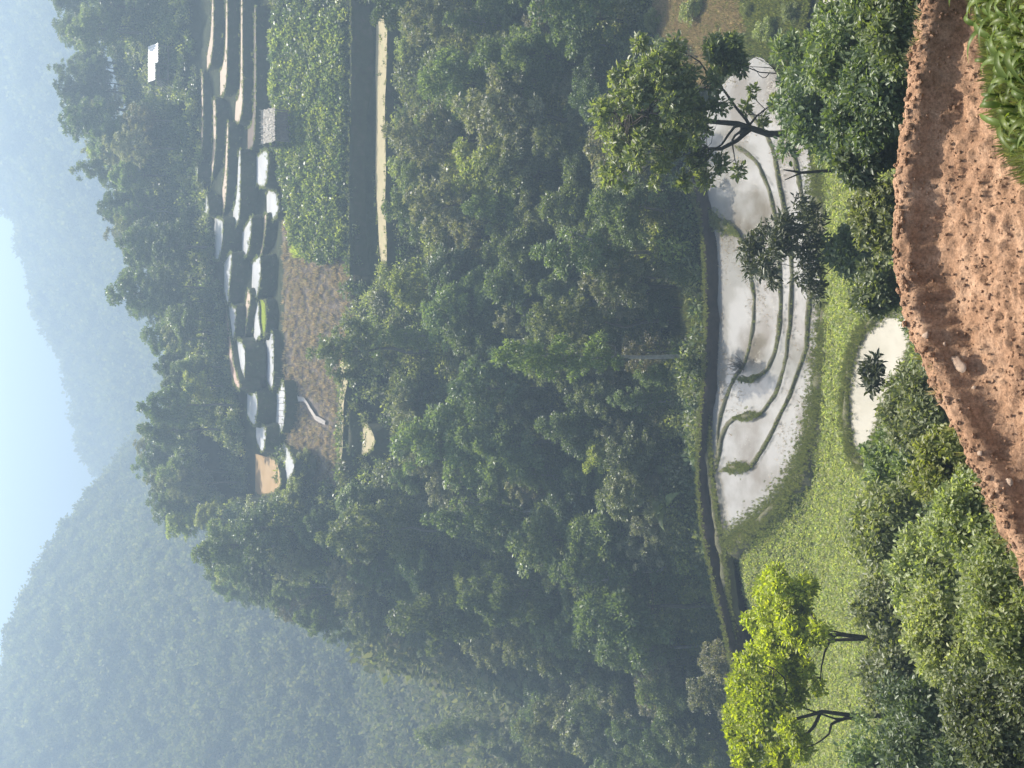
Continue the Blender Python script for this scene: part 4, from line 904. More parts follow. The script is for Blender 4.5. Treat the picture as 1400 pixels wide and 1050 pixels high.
for it in range(14000):
    if cr >= 130: break
    t = rng.uniform(-.22, .42); y = rng.uniform(158, 214); x = t * y
    key = rng.choice(KEYS, p=[.22, .3, .2, .05, .08, .03, .12]); sc = rng.uniform(.65, 1.25)
    cr += try_place(x, y, str(key), sc, min(MARKS_R, key=lambda q: abs(q[0] - x))[1], 'trees along the ridge', lim_ridge, 2.7)
for (px, py, Y, s) in ((600, 560, 118, 1.0), (470, 800, 138, 1.0), (450, 770, 140, .9), (560, 830, 125, .9), (560, 90, 112, .6), (700, 60, 92, .6)):
    p_ = at_Y(px, py, Y); z = float(ground(p_[0], Y)); root = empty('bamboo_clump', (p_[0], Y, z)); root.scale = (s,) * 3
    tag(root, 'arching plumes of a light green bamboo clump in the wood', 'bamboo', 'bamboo clumps')
    pr = BAM[int(rng.integers(2))]; obj('culms', pr[0], root); obj('foliage', pr[1], root)
for i, (px, py) in enumerate(((905, 640), (925, 690), (870, 690), (800, 660), (838, 655))):
    p_ = on_ground(px + 25, py, 74, 110); root = empty('banana_plant', tuple(p_)); root.rotation_euler = (0, 0, i * 1.3); root.scale = (1.35 + .15 * (i % 3),) * 3
    tag(root, 'banana plant with big arching leaves at the dark foot of the wood', 'banana plant', 'banana plants')
    pr = BAN[i % 2]; obj('stem', pr[0], root)
    for l in pr[1]: obj('leaf', l, root)
print('trees', cnt, cb, cr)

# ------------------------------------------------------------------ the steep slope below the road: trees and shrubs one by one
def fg_tree(name, px, py, Y, hw, hh, leaf, bark, label, seed, cat='tree', grp=None, ncl=26, csz=None, nl=5000, L=.2, Wd=.11, shape='ball', tr=.12, shell=.5, droop=.1, out=.8, foot=None, extra=(), low=.15, lk=1.0, umin=.5, nmain=5, kmin=2):
    """crown centre at picture point (px, py) at distance Y, half width / half height in pixels"""
    c = at_Y(px, py, Y); k = float(np.linalg.norm(c - np.array([0, 0, CAM_Z]))) / FPX
    RX, RZ = hw * k, hh * k
    bx, by = (c[0], Y) if foot is None else foot
    g = float(ground(bx, by)); H = c[2] + RZ - g; r = np.random.default_rng(seed); cl = []
    csz = csz or RX * .34
    off = np.array([c[0] - bx, Y - by])
    for i in range(ncl):
        d = unit(r.normal(0, 1, 3)); rr = r.uniform(.45, .92)
        if shape == 'flat': d[2] = abs(d[2]) * .6 - .1
        s = csz * r.uniform(.6, 1.3)
        cl.append((off[0] + d[0] * RX * rr, off[1] + d[1] * RX * rr, c[2] - g + d[2] * RZ * rr, s, s, s * .75))
    for (ex, ey, es) in extra:
        e = at_Y(ex, ey, Y + r.uniform(-.6, .6)); cl.append((e[0] - bx, e[1] - by, e[2] - g, es, es, es * .7))
    L2 = lk * min(.24, max(.085, .0082 * Y)); nl = int(nl * min(2.2, max(.9, (L / L2) ** 1.6))); Wd = Wd * L2 / L; L = L2
    a = crown_leaves(r, cl, nl, L, Wd, droop, .35, .5, out)
    root = empty(name, (bx, by, g)); tag(root, label, cat, grp)
    mb = MB(); top = max(.6, c[2] - g - RZ * low)
    f = np.linspace(0, 1, 9); wob = r.normal(0, .03 + .006 * H, (9, 2)) * (f[:, None] > 0)
    tp = np.stack([off[0] * f ** 1.5 + wob[:, 0], off[1] * f ** 1.5 + wob[:, 1], top * f - .3 * (f == 0)], 1)
    mb.tube(tp, tr * (1.2 - .85 * f), 8)
    C_ = np.array(cl)[:, :3]; nm = min(len(cl), nmain); mains = [int(np.argmax(C_[:, 2]))]
    while len(mains) < nm:                                     # main limbs reach clumps far from one another
        dd = np.min(np.linalg.norm(C_[:, None] - C_[mains][None], axis=2), 1); mains.append(int(np.argmax(dd)))
    paths = []
    for q, i in enumerate(mains):
        e = C_[i]; u = .97 if q == 0 else min(.96, max(umin, .97 - .075 * q - .1 * r.random())); b0 = np.array([np.interp(u, f, tp[:, w]) for w in range(3)])
        g_ = np.linspace(0, 1, 8)[:, None]; bend = r.normal(0, .14 * RX, (1, 3)) * np.sin(g_ * math.pi) + r.normal(0, .06 * RX, (1, 3)) * np.sin(g_ * 2 * math.pi) + r.normal(0, .012 * RX, (8, 3)) * np.sin(g_ * math.pi); up_ = np.array([0, 0, 1.]) * .10 * RZ * np.sin(g_ * math.pi)
        pth = b0 + (e - b0) * g_ + bend - up_; rb = tr * (.62 if q < 3 else .45) * (1.15 - .5 * u)
        mb.tube(pth, list(rb * (1 - .85 * g_[:, 0])), 6); paths.append((pth, rb))
    for i in range(len(cl)):
        e = C_[i]; best = min(((float(np.linalg.norm(p_[k] - e)), p_[k], rb * (1 - .85 * k / 7)) for p_, rb in paths for k in range(kmin, 7)), key=lambda z: z[0])
        b0 = best[1]; rb = min(best[2] * .6, tr * .22); m1 = b0 * .5 + e * .5 + r.normal(0, .05 * RX, 3)
        mb.tube([b0, b0 * .5 + m1 * .5 + r.normal(0, .02 * RX, 3), m1, m1 * .45 + e * .55 + r.normal(0, .03 * RX, 3), e], [rb, rb * .85, rb * .65, rb * .45, rb * .18], 5)
        for q in range(3):
            e2 = e + r.normal(0, .6, 3) * np.array(cl[i][3:6]); mb.tube([m1 * .5 + e * .5, e * .6 + e2 * .4 + r.normal(0, .03, 3), e2], [rb * .4, rb * .25, rb * .1], 4)
    obj('trunk', mb.mesh(name + '_trunk', bark, True), root)
    obj('crown', leaves_mesh(name + '_crown', *a, leaf, True), root)
    return root
B1, B2, B3 = M['bark'], M['dark_bark'], M['pale_bark']
fg_tree('tall_tree', 893, 165, 39, 112, 94, M['tall_leaf'], B2, 'tall leafy tree with forked dark trunk standing before the flooded paddy', 1, ncl=110, csz=.42, nl=14500, L=.21, Wd=.11, tr=.25, low=.75, umin=.82, nmain=6, kmin=3, shell=.4,
        foot=(float(at_Y(1090, 168, 38)[0]), 38.0), extra=((965, 245, .5), (985, 225, .45), (960, 215, .55), (1010, 235, .35), (1020, 150, .3), (1045, 165, .3), (1060, 140, .35), (1030, 125, .3)))
fg_tree('sapling', 992, 84, 37, 34, 26, M['mid_leaf'], B2, 'small bright sapling crown beside the tall forked tree', 2, ncl=14, csz=.42, nl=2300, L=.19, Wd=.09, tr=.05, foot=(float(at_Y(1060, 120, 37)[0]), 37.0))
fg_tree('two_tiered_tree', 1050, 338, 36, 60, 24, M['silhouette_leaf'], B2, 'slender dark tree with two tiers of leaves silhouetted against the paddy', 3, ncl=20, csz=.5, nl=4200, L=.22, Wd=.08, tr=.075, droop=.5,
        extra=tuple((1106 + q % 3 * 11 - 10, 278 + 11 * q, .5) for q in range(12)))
# dense dark trees at the bend, under the road
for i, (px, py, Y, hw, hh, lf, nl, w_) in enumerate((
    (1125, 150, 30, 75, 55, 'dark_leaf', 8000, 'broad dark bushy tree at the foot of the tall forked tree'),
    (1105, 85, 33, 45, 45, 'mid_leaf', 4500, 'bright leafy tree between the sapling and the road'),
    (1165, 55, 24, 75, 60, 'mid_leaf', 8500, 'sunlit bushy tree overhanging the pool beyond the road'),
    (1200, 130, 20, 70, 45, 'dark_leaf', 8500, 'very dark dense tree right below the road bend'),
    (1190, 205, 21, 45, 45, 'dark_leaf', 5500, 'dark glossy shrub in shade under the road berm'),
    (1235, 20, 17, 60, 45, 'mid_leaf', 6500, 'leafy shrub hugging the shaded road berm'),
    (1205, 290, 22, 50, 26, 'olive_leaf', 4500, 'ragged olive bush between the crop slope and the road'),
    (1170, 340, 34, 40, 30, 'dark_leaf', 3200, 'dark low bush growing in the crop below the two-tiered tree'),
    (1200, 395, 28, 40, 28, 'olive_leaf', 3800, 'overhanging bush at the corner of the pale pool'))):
    fg_tree('leafy_tree', px, py, Y, hw, hh, M[lf], B2, w_, 40 + i, 'tree', 'trees below the road bend', ncl=40, nl=nl, L=.19, Wd=.10, tr=.1, lk=.85)
fg_tree('pool_sprig', 1196, 512, 30, 22, 14, M['silhouette_leaf'], B2, 'thin dark sapling sprig silhouetted against the pale pool', 60, ncl=10, csz=.24, nl=520, L=.2, Wd=.08, tr=.03, droop=.4)
for i, (px, py, Y, hw, hh, lf, nl, w_) in enumerate((
    (1262, 560, 22, 60, 40, 'olive_leaf', 5500, 'olive bush on the near side of the pale pool'),
    (1225, 620, 28, 45, 38, 'mid_leaf', 4000, 'green bush at the tip of the pale pool'),
    (1300, 640, 17, 55, 40, 'lime_leaf', 5500, 'bright light green shrub close under the road berm'),
    (1335, 720, 14, 60, 42, 'shrub_leaf', 6500, 'pale leafy shrub right below the road edge'),
    (1215, 720, 27, 60, 45, 'shrub_leaf', 5500, 'large-leaved pale shrub above the crop slope'),
    (1275, 780, 21, 65, 50, 'shrub_leaf', 6500, 'spreading large-leaved shrub in the middle of the steep slope'),
    (1380, 830, 12, 70, 55, 'shrub_leaf', 7500, 'closest pale shrub on the steep slope below the road'),
    (1215, 830, 28, 50, 40, 'olive_leaf', 4500, 'olive shrub beside the yellow-green tree'),
    (1310, 880, 18, 70, 55, 'shrub_leaf', 7000, 'big pale-leaved shrub with woody stems on the slope'),
    (1235, 925, 26, 55, 45, 'olive_leaf', 5000, 'dull olive shrub under the limbs of the yellow-green tree'),
    (1280, 1000, 21, 75, 60, 'dark_leaf', 7500, 'shady dark tree on the steep slope below the yellow-green tree'),
    (1370, 980, 14, 75, 60, 'olive_leaf', 7500, 'shadowed olive tree low on the steep slope'),
    (1215, 1030, 28, 55, 50, 'mid_leaf', 5000, 'mid green bush behind the shady dark tree'))):
    fg_tree('slope_shrub', px, py, Y, hw, hh, M[lf], B1, w_, 70 + i, 'shrub', 'shrubs on the steep slope', ncl=44, csz=None, nl=nl, L=.185, Wd=.105, tr=.07, lk=.74)
fg_tree('yellow_green_tree', 1075, 870, 34, 92, 50, M['yellow_tree'], B2, 'vivid yellow-green tree with spreading dark limbs over the crop slope', 90, ncl=58, csz=.42, nl=13500, L=.2, Wd=.12, tr=.17, shape='flat', low=.95, umin=.6, lk=.72, nmain=4, kmin=4,
        foot=(float(at_Y(1205, 893, 33)[0]), 33.0), extra=tuple((1062 - .15 * q * q + 3 * q, 785 + 15 * q, .42) for q in range(8)) + ((1100, 830, .4), (1110, 800, .35), (1090, 850, .45), (1120, 940, .35)))
fg_tree('yellow_green_tree', 1045, 985, 33, 90, 46, M['yellow_tree'], B2, 'yellow-green tree with flat leafy crown beside the gully wood', 91, ncl=62, csz=.44, nl=14500, L=.2, Wd=.12, tr=.15, shape='flat', low=.9, umin=.6, lk=.72, nmain=4, kmin=4,
        foot=(float(at_Y(1195, 985, 32)[0]), 32.0), extra=((1020, 1040, .6), (1060, 1040, .6), (1090, 1010, .5), (1015, 930, .5), (1030, 905, .5)))
# bare forked snag
p0, p1 = at_Y(1178, 234, 35), at_Y(1096, 236, 35); f1, f2, f3 = at_Y(1071, 232, 35), at_Y(1073, 246, 35), at_Y(1085, 228, 35)
mb = MB(); mb.tube([p0, p0 * .5 + p1 * .5 + np.array([.05, 0, 0]), p1], [.085, .07, .055], 7)
br_ = MB(); br_.tube([p1, p1 * .5 + f1 * .5, f1], [.05, .04, .02], 6)
br2 = MB(); br2.tube([p1, f2], [.045, .02], 6); br3 = MB(); br3.tube([p1 * .6 + f1 * .4, f3], [.03, .012], 5)
root = empty('dead_snag', tuple(p0)); tag(root, 'bare dead forked stem standing up against the flooded paddy', 'dead tree')
for o_, nm in ((mb.build('trunk', B2), 'trunk'), (br_.build('branch', B2), ''), (br2.build('branch', B2), ''), (br3.build('branch', B2), '')): child(o_, root)
for px, py, sc_, lab in ((958, 15, .5, 'dark bush casting shade on the stubble field'), (1058, 42, .42, 'round bush on the grassy slope by the tiny puddle'), (930, 68, .35, 'bush on the step between the two stubble plots'), (905, 30, .5, 'bush at the wood edge of the stubble field'),
        (1030, 15, .3, 'little bush on the meadow beyond the sapling'), (1090, 20, .35, 'bush near the white glinting pool')):
    q = on_ground(px, py, 45, 95); place('bush', SP['low_bush'][int(rng.integers(3))], tuple(q), rng.uniform(0, 6), sc_, lab, 'bush')
for px, py, sc_ in ((424, 660, .9), (416, 690, 1.1), (398, 705, 1.0), (430, 630, .7), (432, 700, 1.1), (372, 712, .9), (410, 720, 1.2)):
    q = on_ground(px, py, 125, 175); place('bush', SP['low_bush'][int(rng.integers(3))], tuple(q), rng.uniform(0, 6), sc_, 'leafy bush crowding the foot of the large orange terrace', 'bush', 'bushes by the orange terrace')
# clump of dry stems in the paddy
c0 = at_z(1014, 500, -45.9); mb = MB(); r = np.random.default_rng(5)
for q in range(46):
    a0 = c0 + r.normal(0, .22, 3) * np.array([1, 1, 0]); a1 = a0 + np.array([r.normal(0, .35), r.normal(0, .35), r.uniform(.4, 1.0)]); mb.tube([a0, a0 * .5 + a1 * .5 + r.normal(0, .05, 3), a1], [.022, .017, .008], 4)
tag(mb.build('stem_clump', B2), 'dark clump of dry stems where two paddy bunds meet', 'stems')

# ------------------------------------------------------------------ the dirt road with its berm
CREST_I = [(1262, 0), (1240, 130), (1227, 260), (1226, 400), (1258, 480), (1305, 580), (1352, 680), (1392, 760)]
CW = poly_world(smooth_poly(CREST_I, 2, False), -3.86)
o_ = np.argsort(CW[:, 0]); cx, cyy = CW[o_, 0], CW[o_, 1]
cx = np.concatenate([[-9.0, -4.0], cx, [5.0, 10.0]]); cyy = np.concatenate([[cyy[0] - 2.6, cyy[0] - (cx[2] + 4.0) * .55], cyy, [cyy[-1] - .12 * (5 - cx[-3]), cyy[-1] - .2 * (10 - cx[-3])]])
def crest_y(x): return np.interp(x, cx, cyy)
def road_h(x, y):
    yc = crest_y(x) + .03 * vnoise(x * 3.1, x * 0 + 2.2) + .025 * vnoise(x * 9, x * 0 + 7) + .018 * vnoise(x * 31, x * 0 + 3); s = (y - yc) * np.where(x < .3, .86, 1.0)     # + = outer side
    h = np.interp(s, [-9, -.25, -.17, -.11, -.075, -.03, .025, .10, .4, 3], [0, 0, .01, .066, .132, .15, .138, .02, -.55, -6.5])
    flat = np.clip((-s - .13) / .08, 0, 1); face = np.exp(-((s + .11) / .07) ** 2)
    h = h + flat * (.022 * fbm(x * 9, y * 18, 4) + .042 * np.maximum(0, fbm(x * 30 + 5, y * 44, 3)) + .05 * fbm(x * 1.7, y * 2.1, 2))
    h = h + face * (.05 * np.abs(fbm(x * 16, y * 5, 3)) - .012) + .022 * fbm(x * 22, y * 26, 4)
    return CAM_Z - 4.0 + h
gx = np.concatenate([np.arange(-8.5, -2.2, .07), np.arange(-2.2, 2.9, .0125), np.arange(2.9, 9.5, .07)]); gy = np.concatenate([np.arange(-1.5, 1.9, .07), np.arange(1.9, 5.7, .0125)])
GX, GY = np.meshgrid(gx, gy, indexing='ij')
me = mesh_np('dirt_road', np.stack([GX, GY, road_h(GX, GY)], -1).reshape(-1, 3), grid_faces(len(gx), len(gy)), None, True)
m, nt, out = new_mat('red_soil'); pos = geo_pos(nt)
n1 = noise(nt, 5, 6, .65, pos); n2 = noise(nt, 60, 6, .75, pos)
c = ramp(nt, n1.outputs[0], [(.3, (.225, .125, .07)), (.5, (.315, .185, .108)), (.7, (.41, .26, .162))])
mr = nt.nodes.new('ShaderNodeMapRange'); nt.links.new(n2.outputs[0], mr.inputs[0]); mr.inputs[1].default_value = .3; mr.inputs[2].default_value = .7; mr.inputs[3].default_value = .5; mr.inputs[4].default_value = 1.42
mm = nt.nodes.new('ShaderNodeMix'); mm.data_type = 'RGBA'; mm.blend_type = 'MULTIPLY'; mm.inputs[0].default_value = 1
nt.links.new(c, mm.inputs[6]); nt.links.new(mr.outputs[0], mm.inputs[7])
p = nt.nodes.new('ShaderNodeBsdfPrincipled'); p.inputs['Roughness'].default_value = .95; p.inputs['Specular IOR Level'].default_value = .2
nt.links.new(mm.outputs[2], p.inputs['Base Color'])
b = nt.nodes.new('ShaderNodeBump'); b.inputs['Distance'].default_value = .012; b.inputs['Strength'].default_value = .9
n3 = noise(nt, 70, 6, .7, pos); nt.links.new(n3.outputs[0], b.inputs['Height']); nt.links.new(b.outputs[0], p.inputs['Normal'])
nt.links.new(p.outputs[0], out.inputs[0]); me.materials.append(m); M['red_soil'] = m
tag(obj('dirt_road', me), 'rough reddish-brown dirt road with clods and a raised berm', 'road', kind='structure')
def lump(seed, mat, nu=8, nv=6, squash=.7):
    r = np.random.default_rng(seed); V = [(0, 0, squash)]; F = []
    for j in range(1, nv):
        for i in range(nu):
            a, b_ = 2 * math.pi * i / nu, math.pi * j / nv; k = r.uniform(.75, 1.2); V.append((math.sin(b_) * math.cos(a) * k, math.sin(b_) * math.sin(a) * k, math.cos(b_) * squash * k))
    V.append((0, 0, -squash)); n_ = len(V) - 1
    for i in range(nu):
        F.append((0, 1 + i, 1 + (i + 1) % nu)); F.append((n_, n_ - 1 - i, n_ - 1 - (i + 1) % nu))
        for j in range(nv - 2): q = 1 + j * nu; F.append((q + i, q + nu + i, q + nu + (i + 1) % nu, q + (i + 1) % nu))
    return mesh_np('lump', V, F, mat, False)
n = 9000; X = rng.uniform(-2.2, 3, n); Y = rng.uniform(2.3, 4.6, n); k_ = (Y < crest_y(X) + .02) ; X, Y = X[k_], Y[k_]
X2 = rng.uniform(-1.6, 2.6, 260); Y2 = crest_y(X2) + rng.normal(-.03, .035, 260)
scatter('crest_crumbs', np.stack([X2, Y2, road_h(X2, Y2) + .004], 1), proto_collection('crumb', [lump(s + 30, M['red_soil']) for s in range(4)]), .007, .02, 'larger crumbs of dry earth along the crest of the berm', 'clods', 23, .5)
X3 = rng.uniform(-1.6, 2.6, 170); Y3 = crest_y(X3) + rng.uniform(-.06, .16, 170); k3 = vnoise(X3 * 2.3, X3 * 0 + 11) > -.05
scatter('berm_weeds', np.stack([X3, Y3, road_h(X3, Y3)], 1)[k3], proto_collection('berm_tuft', [tuft(s + 230, 10, .06, .005, .02, M['dry_grass'], 1.0) for s in range(2)] + [tuft(233, 9, .07, .006, .02, M['grass_leaf'], 1.0)]), .4, 1.1, 'sparse dry weeds along the outer edge of the road berm', 'weeds', 24)
scatter('soil_clods', np.stack([X, Y, road_h(X, Y) + .002], 1), proto_collection('clod', [lump(s, M['red_soil']) for s in range(5)]), .0025, .0095, 'crumbled reddish clods littering the dirt road', 'clods', 20, .5)
for i, (px, py, sz, el, lab) in enumerate(((1283, 497, .045, 2.3, 'long pale stone lying across the dirt berm'), (1253, 458, .030, 1.3, 'dark rounded stone set in the berm crest'), (1266, 470, .016, 1.2, 'pebble beside the dark rounded stone'),
        (1358, 660, .03, 1.2, 'pale stone low on the berm crest'), (1300, 530, .018, 1.3, 'small light stone past the long pale one'), (1397, 560, .05, 1.6, 'pale stone sticking out of the road dirt'),
        (1378, 268, .035, 1.5, 'whitish stone at the grassy road edge'), (1325, 620, .02, 1.4, 'little stone on the shaded berm face'))):
    q = at_z(px, py, -3.8); x_, y_ = float(q[0]), float(q[1]); me = lump(300 + i, M['stone'], 12, 8, .75)
    me.polygons.foreach_set('use_smooth', np.ones(len(me.polygons), bool))
    sz *= .6
    o = obj('stone', me, None, (x_, y_, float(road_h(np.array(x_), np.array(y_))) + sz * .35)); o.scale = (sz * el, sz, sz); o.rotation_euler = (.2, .1, .9 + i); tag(o, lab, 'stone')

# grassy bank with young corn by the road
E = poly_world([(1335, -60), (1345, 0), (1370, 140), (1402, 222)], -4.0); oo = np.argsort(E[:, 0])
def edge_y(x): return np.interp(x, np.concatenate([[-6, .2], E[oo, 0], [4.0, 9.5]]), np.concatenate([[E[oo, 1][0] - 4.5, E[oo, 1][0] - .45], E[oo, 1], [E[oo, 1][-1] - .1, E[oo, 1][-1] - 1.1]]))
def bank_h(x, y):
    d = edge_y(x) - y + .06 * vnoise(x * 4, y * 4); return CAM_Z - 4.0 + np.interp(d, [-9, -.9, -.35, -.08, 0, .1, 1.2, 3, 6], [-22, -3.0, -.4, -.06, .0, .06, .75, 1.9, 2.3]) + .03 * fbm(x * 5, y * 5, 3)
gx = np.arange(-6, 9.4, .06); gy = np.arange(-3.2, 4.6, .06); GX, GY = np.meshgrid(gx, gy, indexing='ij')
me = mesh_np('grass_bank', np.stack([GX, GY, bank_h(GX, GY)], -1).reshape(-1, 3), grid_faces(len(gx), len(gy)), surf_mat('bank_soil', [(.3, (.10, .075, .045)), (.7, (.18, .12, .075))], 6, .95, .6), True)
tag(obj('grass_bank', me), 'weedy earth bank beside the dirt road', 'bank', kind='structure')
n = 9000; X = np.concatenate([rng.uniform(.9, 2.8, 2600), rng.uniform(1.2, 9, n)]); d = np.concatenate([rng.gamma(1.6, .16, 2600) - .05, rng.uniform(0, 3.2, n)]); Y = edge_y(X) - d; k_ = (Y > .2) | (np.abs(X) > .9)
P = np.stack([X, Y, bank_h(X, Y)], 1)[k_]
scatter('bank_grass', P, proto_collection('bank_tuft', [tuft(s + 200, 16, .075, .006, .03, M['grass_leaf'], .9) for s in range(4)]), .5, 1.3, 'short weedy grass along the road edge', 'grass', 21)
def corn_leaf(seed, L, w):
    r = np.random.default_rng(seed); f = np.linspace(0, 1, 10); el = r.uniform(.7, 1.2); cv = r.uniform(.7, 1.2)
    x_ = L * f * math.cos(el) + L * .35 * f ** 2; z_ = L * f * math.sin(el) - L * cv * f ** 2.4; wd = w * (1 - f ** 2.2) * np.minimum(1, .4 + f * 4); tw = r.uniform(-.5, .5) * f
    sd = np.stack([0 * f, np.cos(tw), np.sin(tw)], 1); c_ = np.stack([x_, 0 * f, z_], 1); up = np.array([0, 0, .3])
    V = np.stack([c_ - sd * wd[:, None] * .5 + up * wd[:, None], c_, c_ + sd * wd[:, None] * .5 + up * wd[:, None]], 1)
    return mesh_np('corn_leaf', V.reshape(-1, 3), grid_faces(10, 3), M['corn_leaf'], True)
CL = [corn_leaf(s, .155, .028) for s in range(6)]
mb = MB(); mb.tube([(0, 0, -.03), (.004, 0, .07), (0, .004, .14)], [.009, .007, .004], 6); STALK = mb.mesh('corn_stalk', M['corn_leaf'], True)
corn_n = 0; cpos = []
for it in range(900):
    if corn_n >= 150: break
    far_ = corn_n >= 75; x_ = rng.uniform(2.3, 6.5) if far_ else rng.uniform(1.0, 2.35); y_ = float(edge_y(x_)) - rng.uniform(.10, 1.6 if far_ else .72)
    if any((a - x_) ** 2 + (b_ - y_) ** 2 < .07 ** 2 for a, b_ in cpos): continue
    z_ = float(bank_h(np.array(x_), np.array(y_))); cpos.append((x_, y_)); corn_n += 1
    root = empty('corn_plant', (x_, y_, z_)); root.rotation_euler = (0, 0, rng.uniform(0, 6.28)); s_ = rng.uniform(.7, 1.15); root.scale = (s_,) * 3
    tag(root, 'young green corn plant with arching leaves on the bank by the road', 'corn', 'corn plants on the bank')
    obj('stalk', STALK, root)
    for q in range(6):
        l = obj('leaf', CL[int(rng.integers(6))], root, (0, 0, .03 + .02 * q)); l.rotation_euler = (0, 0, q * 2.5 + rng.uniform(-.4, .4)); l.scale = (rng.uniform(.7, 1.1),) * 3

# ------------------------------------------------------------------ huts, stakes, path
def tin_hut():
    Y = 178.0; b0 = at_Y(228, 92, Y); k = Y / FPX * 1.02
    root = empty('field_hut', tuple(b0)); tag(root, 'open field hut with a bright tin roof at the edge of the ridge wood', 'hut')
    xr, xm, xl = 22.5 * k, -2.0 * k, -22.5 * k; zr, e1, e2 = 22.5 * k, 12.5 * k, 15.5 * k     # ridge and eave heights
    def roof(xa, xb, ze, skew):
        m_ = MB(); dpt = 3.1 * (zr - ze) / (10 * k) ; nx = 14
        for j in range(nx):                  # corrugated sheet with thickness
            u0, u1 = j / nx, (j + 1) / nx; h = .05 if j % 2 else 0
            x0, x1 = xa + (xb - xa) * u0, xa + (xb - xa) * u1; z0, z1 = (.0, .05) if j % 2 else (.05, .0)
            m_.add([(x0 + skew, 0, zr + z0), (x1 + skew, 0, zr + z1), (x1, -dpt, ze + z1), (x0, -dpt, ze + z0), (x0 + skew, 0, zr + z0 - .03), (x1 + skew, 0, zr + z1 - .03), (x1, -dpt, ze + z1 - .03), (x0, -dpt, ze + z0 - .03)],
                   [(0, 3, 2, 1), (4, 5, 6, 7), (3, 7, 6, 2), (0, 1, 5, 4)])
        return m_
    roof(xm, xr, e1, .15).build('roof_sheet', M['metal_roof'], root); roof(xl, xm - .01, e2, .1).build('roof_sheet', M['metal_roof'], root)
    m_ = MB(); m_.add([(xl, 0, zr - .02), (xr, 0, zr - .02), (xr, 2.4, zr - 1.1), (xl, 2.4, zr - 1.1)], [(0, 1, 2, 3)]); m_.add([(xl, 0, zr - .06), (xr, 0, zr - .06), (xr, 2.4, zr - 1.14), (xl, 2.4, zr - 1.14)], [(3, 2, 1, 0)]); m_.build('back_roof', M['metal_roof'], root)
    for x_, y_, h in ((xr - .3, -2.7, e1), (xm, -2.7, e1 + .05), (xl + .3, -1.9, e2), (xr - .3, 2.0, zr - .95), (xl + .3, 2.0, zr - .95), (xm, 0, zr - .1)):
        m_ = MB(); m_.tube([(x_, y_, -1.2), (x_ + .03, y_, h)], [.08, .07], 6); m_.build('post', M['wood'], root)
    for j in range(7):
        m_ = MB(); m_.box((0, 1.9, .1 + j * .2), (xr - xl - .5, .04, .18)); m_.build('wall_board', M['wood'], root)
    m_ = MB(); m_.box((0, -.3, -.05), (xr - xl - .3, 4.2, .12)); m_.build('floor', M['wood'], root)
    lg = empty('leaning_poles', tuple(at_Y(224, 126, 176))); tag(lg, 'pale poles leaning beside the tin-roofed hut', 'poles')
    for q in range(4):
        m_ = MB(); m_.tube([(1.6 + .1 * q, .2, 1.2 - .15 * q), (-.9 + .55 * q, -.3, -1.2)], [.04, .05], 5); m_.build('pole', M['thatch'], lg)
tin_hut()
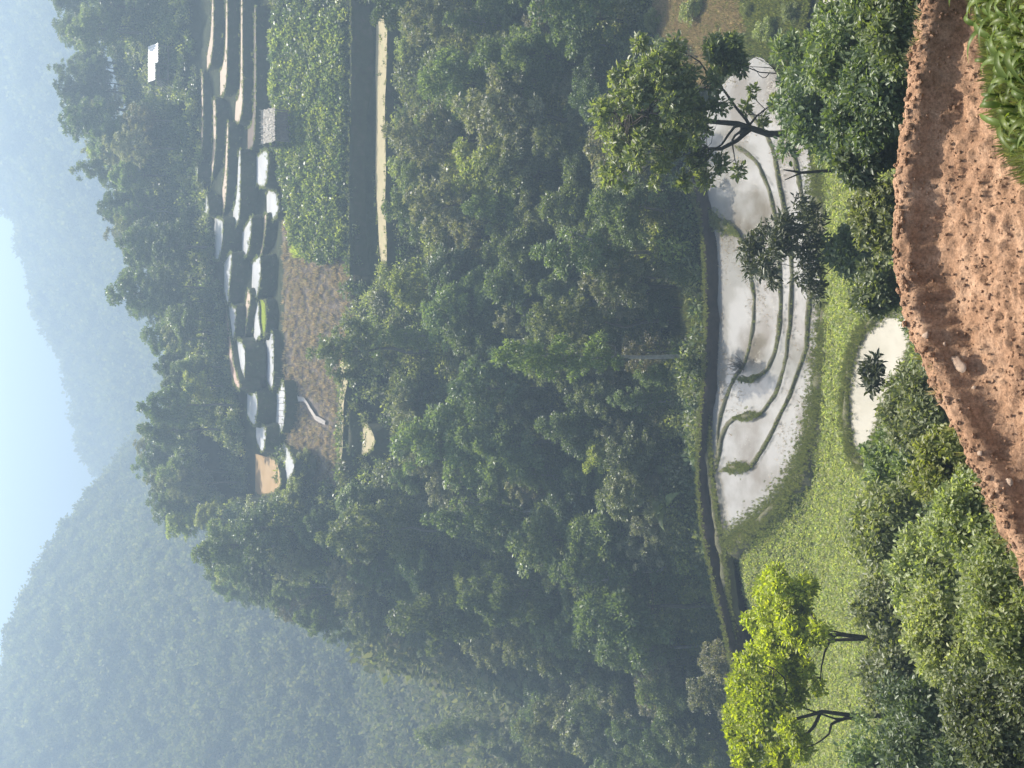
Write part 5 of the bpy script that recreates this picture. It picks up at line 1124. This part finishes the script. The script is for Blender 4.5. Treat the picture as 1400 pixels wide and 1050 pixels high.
def thatch_hut():
    Y = 139.5; b0 = at_Y(404, 178, Y); k = Y / FPX * 1.03; r = np.random.default_rng(9)
    root = empty('thatched_hut', tuple(b0)); tag(root, 'small dark hut with a ragged pale thatch roof beside the flooded terraces', 'hut')
    hw = 22 * k; ze, zr, dpt = 31 * k, 43 * k, 2.2
    for side in (0, 1):
        m_ = MB(); n_ = 46 if side == 0 else 20
        for j in range(n_):
            for row in range(4):
                x_ = -hw + 2 * hw * (j + r.uniform(.1, .9)) / n_; v0 = row / 4 - .06; v1 = min(1.06, v0 + r.uniform(.3, .42)); sg = -1 if side == 0 else 1
                rot = Matrix.Rotation(-sg * math.atan2(zr - ze, dpt), 3, 'X') @ Matrix.Rotation(r.normal(0, .16), 3, 'Z')
                vm = (v0 + v1) / 2; m_.box((x_, sg * dpt * vm, zr - (zr - ze) * vm + .02 * (4 - row) + r.uniform(0, .05)), (2 * hw / n_ * r.uniform(.8, 1.5), dpt * (v1 - v0) * 1.1, .05), rot)
        m_.build('thatch', M['thatch'], root)
    m_ = MB()
    for j in range(7): m_.tube([(-hw + hw * 2 * j / 6, -.15, zr - .1), (-hw + hw * 2 * j / 6 + r.uniform(-.1, .1), .12, zr + .45)], [.05, .03], 5)
    m_.build('ridge_poles', M['thatch'], root)
    for x_ in (-hw + .2, 0, hw - .2):
        for y_ in (-1.8, 1.8):
            m_ = MB(); m_.tube([(x_, y_, -.8), (x_, y_, ze + .25)], [.09, .08], 6); m_.build('post', M['wood'], root)
    for j in range(10):
        m_ = MB(); m_.box((-hw + .3 + (2 * hw - .6) * (j + .5) / 10, -1.55, ze * .45), ((2 * hw - .6) / 10 - .02, .05, ze * .9)); m_.build('wall_board', M['wood'], root)
    m_ = MB(); m_.box((0, 1.6, ze * .45), (2 * hw - .4, .06, ze * .9)); m_.build('back_wall', M['wood'], root)
thatch_hut()
for j in range(8):
    a = zm(3, [(578, 300 + 34 * j)])[0]; q = at_z(a[0], a[1], -25.6); m_ = MB(); m_.tube([(0, 0, -.5), (.05 * (-1) ** j, 0, .45), (.1 * (-1) ** j, .02, 1.0)], [.04, .035, .025], 5)
    o = m_.build('wooden_stake', M['wood']); o.location = tuple(q); tag(o, 'thin wooden stake at the rim of the terrace above the scrub slope', 'stake', 'stakes on the terrace rim')
PL = PATH
P = dense(np.array(PL), .5); P[:, 2] = ground(P[:, 0], P[:, 1]) + .2
t_ = np.gradient(P, axis=0); t_ = unit(t_); sd = np.stack([-t_[:, 1], t_[:, 0], 0 * t_[:, 0]], 1); w_ = .34 + .12 * vnoise(np.arange(len(P)) * .7, np.zeros(len(P)))
V = np.stack([P - sd * w_[:, None], P + np.array([0, 0, .05]), P + sd * w_[:, None]], 1)
tag(obj('footpath', mesh_np('footpath', V.reshape(-1, 3), grid_faces(len(P), 3), M['path'], True)), 'pale footpath winding down the brown scrub slope', 'path', kind='structure')

# ------------------------------------------------------------------ haze
def build_haze():
    mb = MB(); lo, hi = -60.0, 232.0
    mb.box((0, 3260, (lo + hi) / 2), (11400, 6640, hi - lo))
    m, nt, out = new_mat('haze')
    v = nt.nodes.new('ShaderNodeVolumePrincipled')
    v.inputs['Color'].default_value = (0.48, 0.655, 0.84, 1); v.inputs['Density'].default_value = 0.0019
    v.inputs['Anisotropy'].default_value = 0.35
    nt.links.new(v.outputs[0], out.inputs['Volume'])
    o = mb.build('haze', m); tag(o, 'pale blue haze filling the valley air', 'haze', kind='stuff')
    o.display_type = 'WIRE'
build_haze()
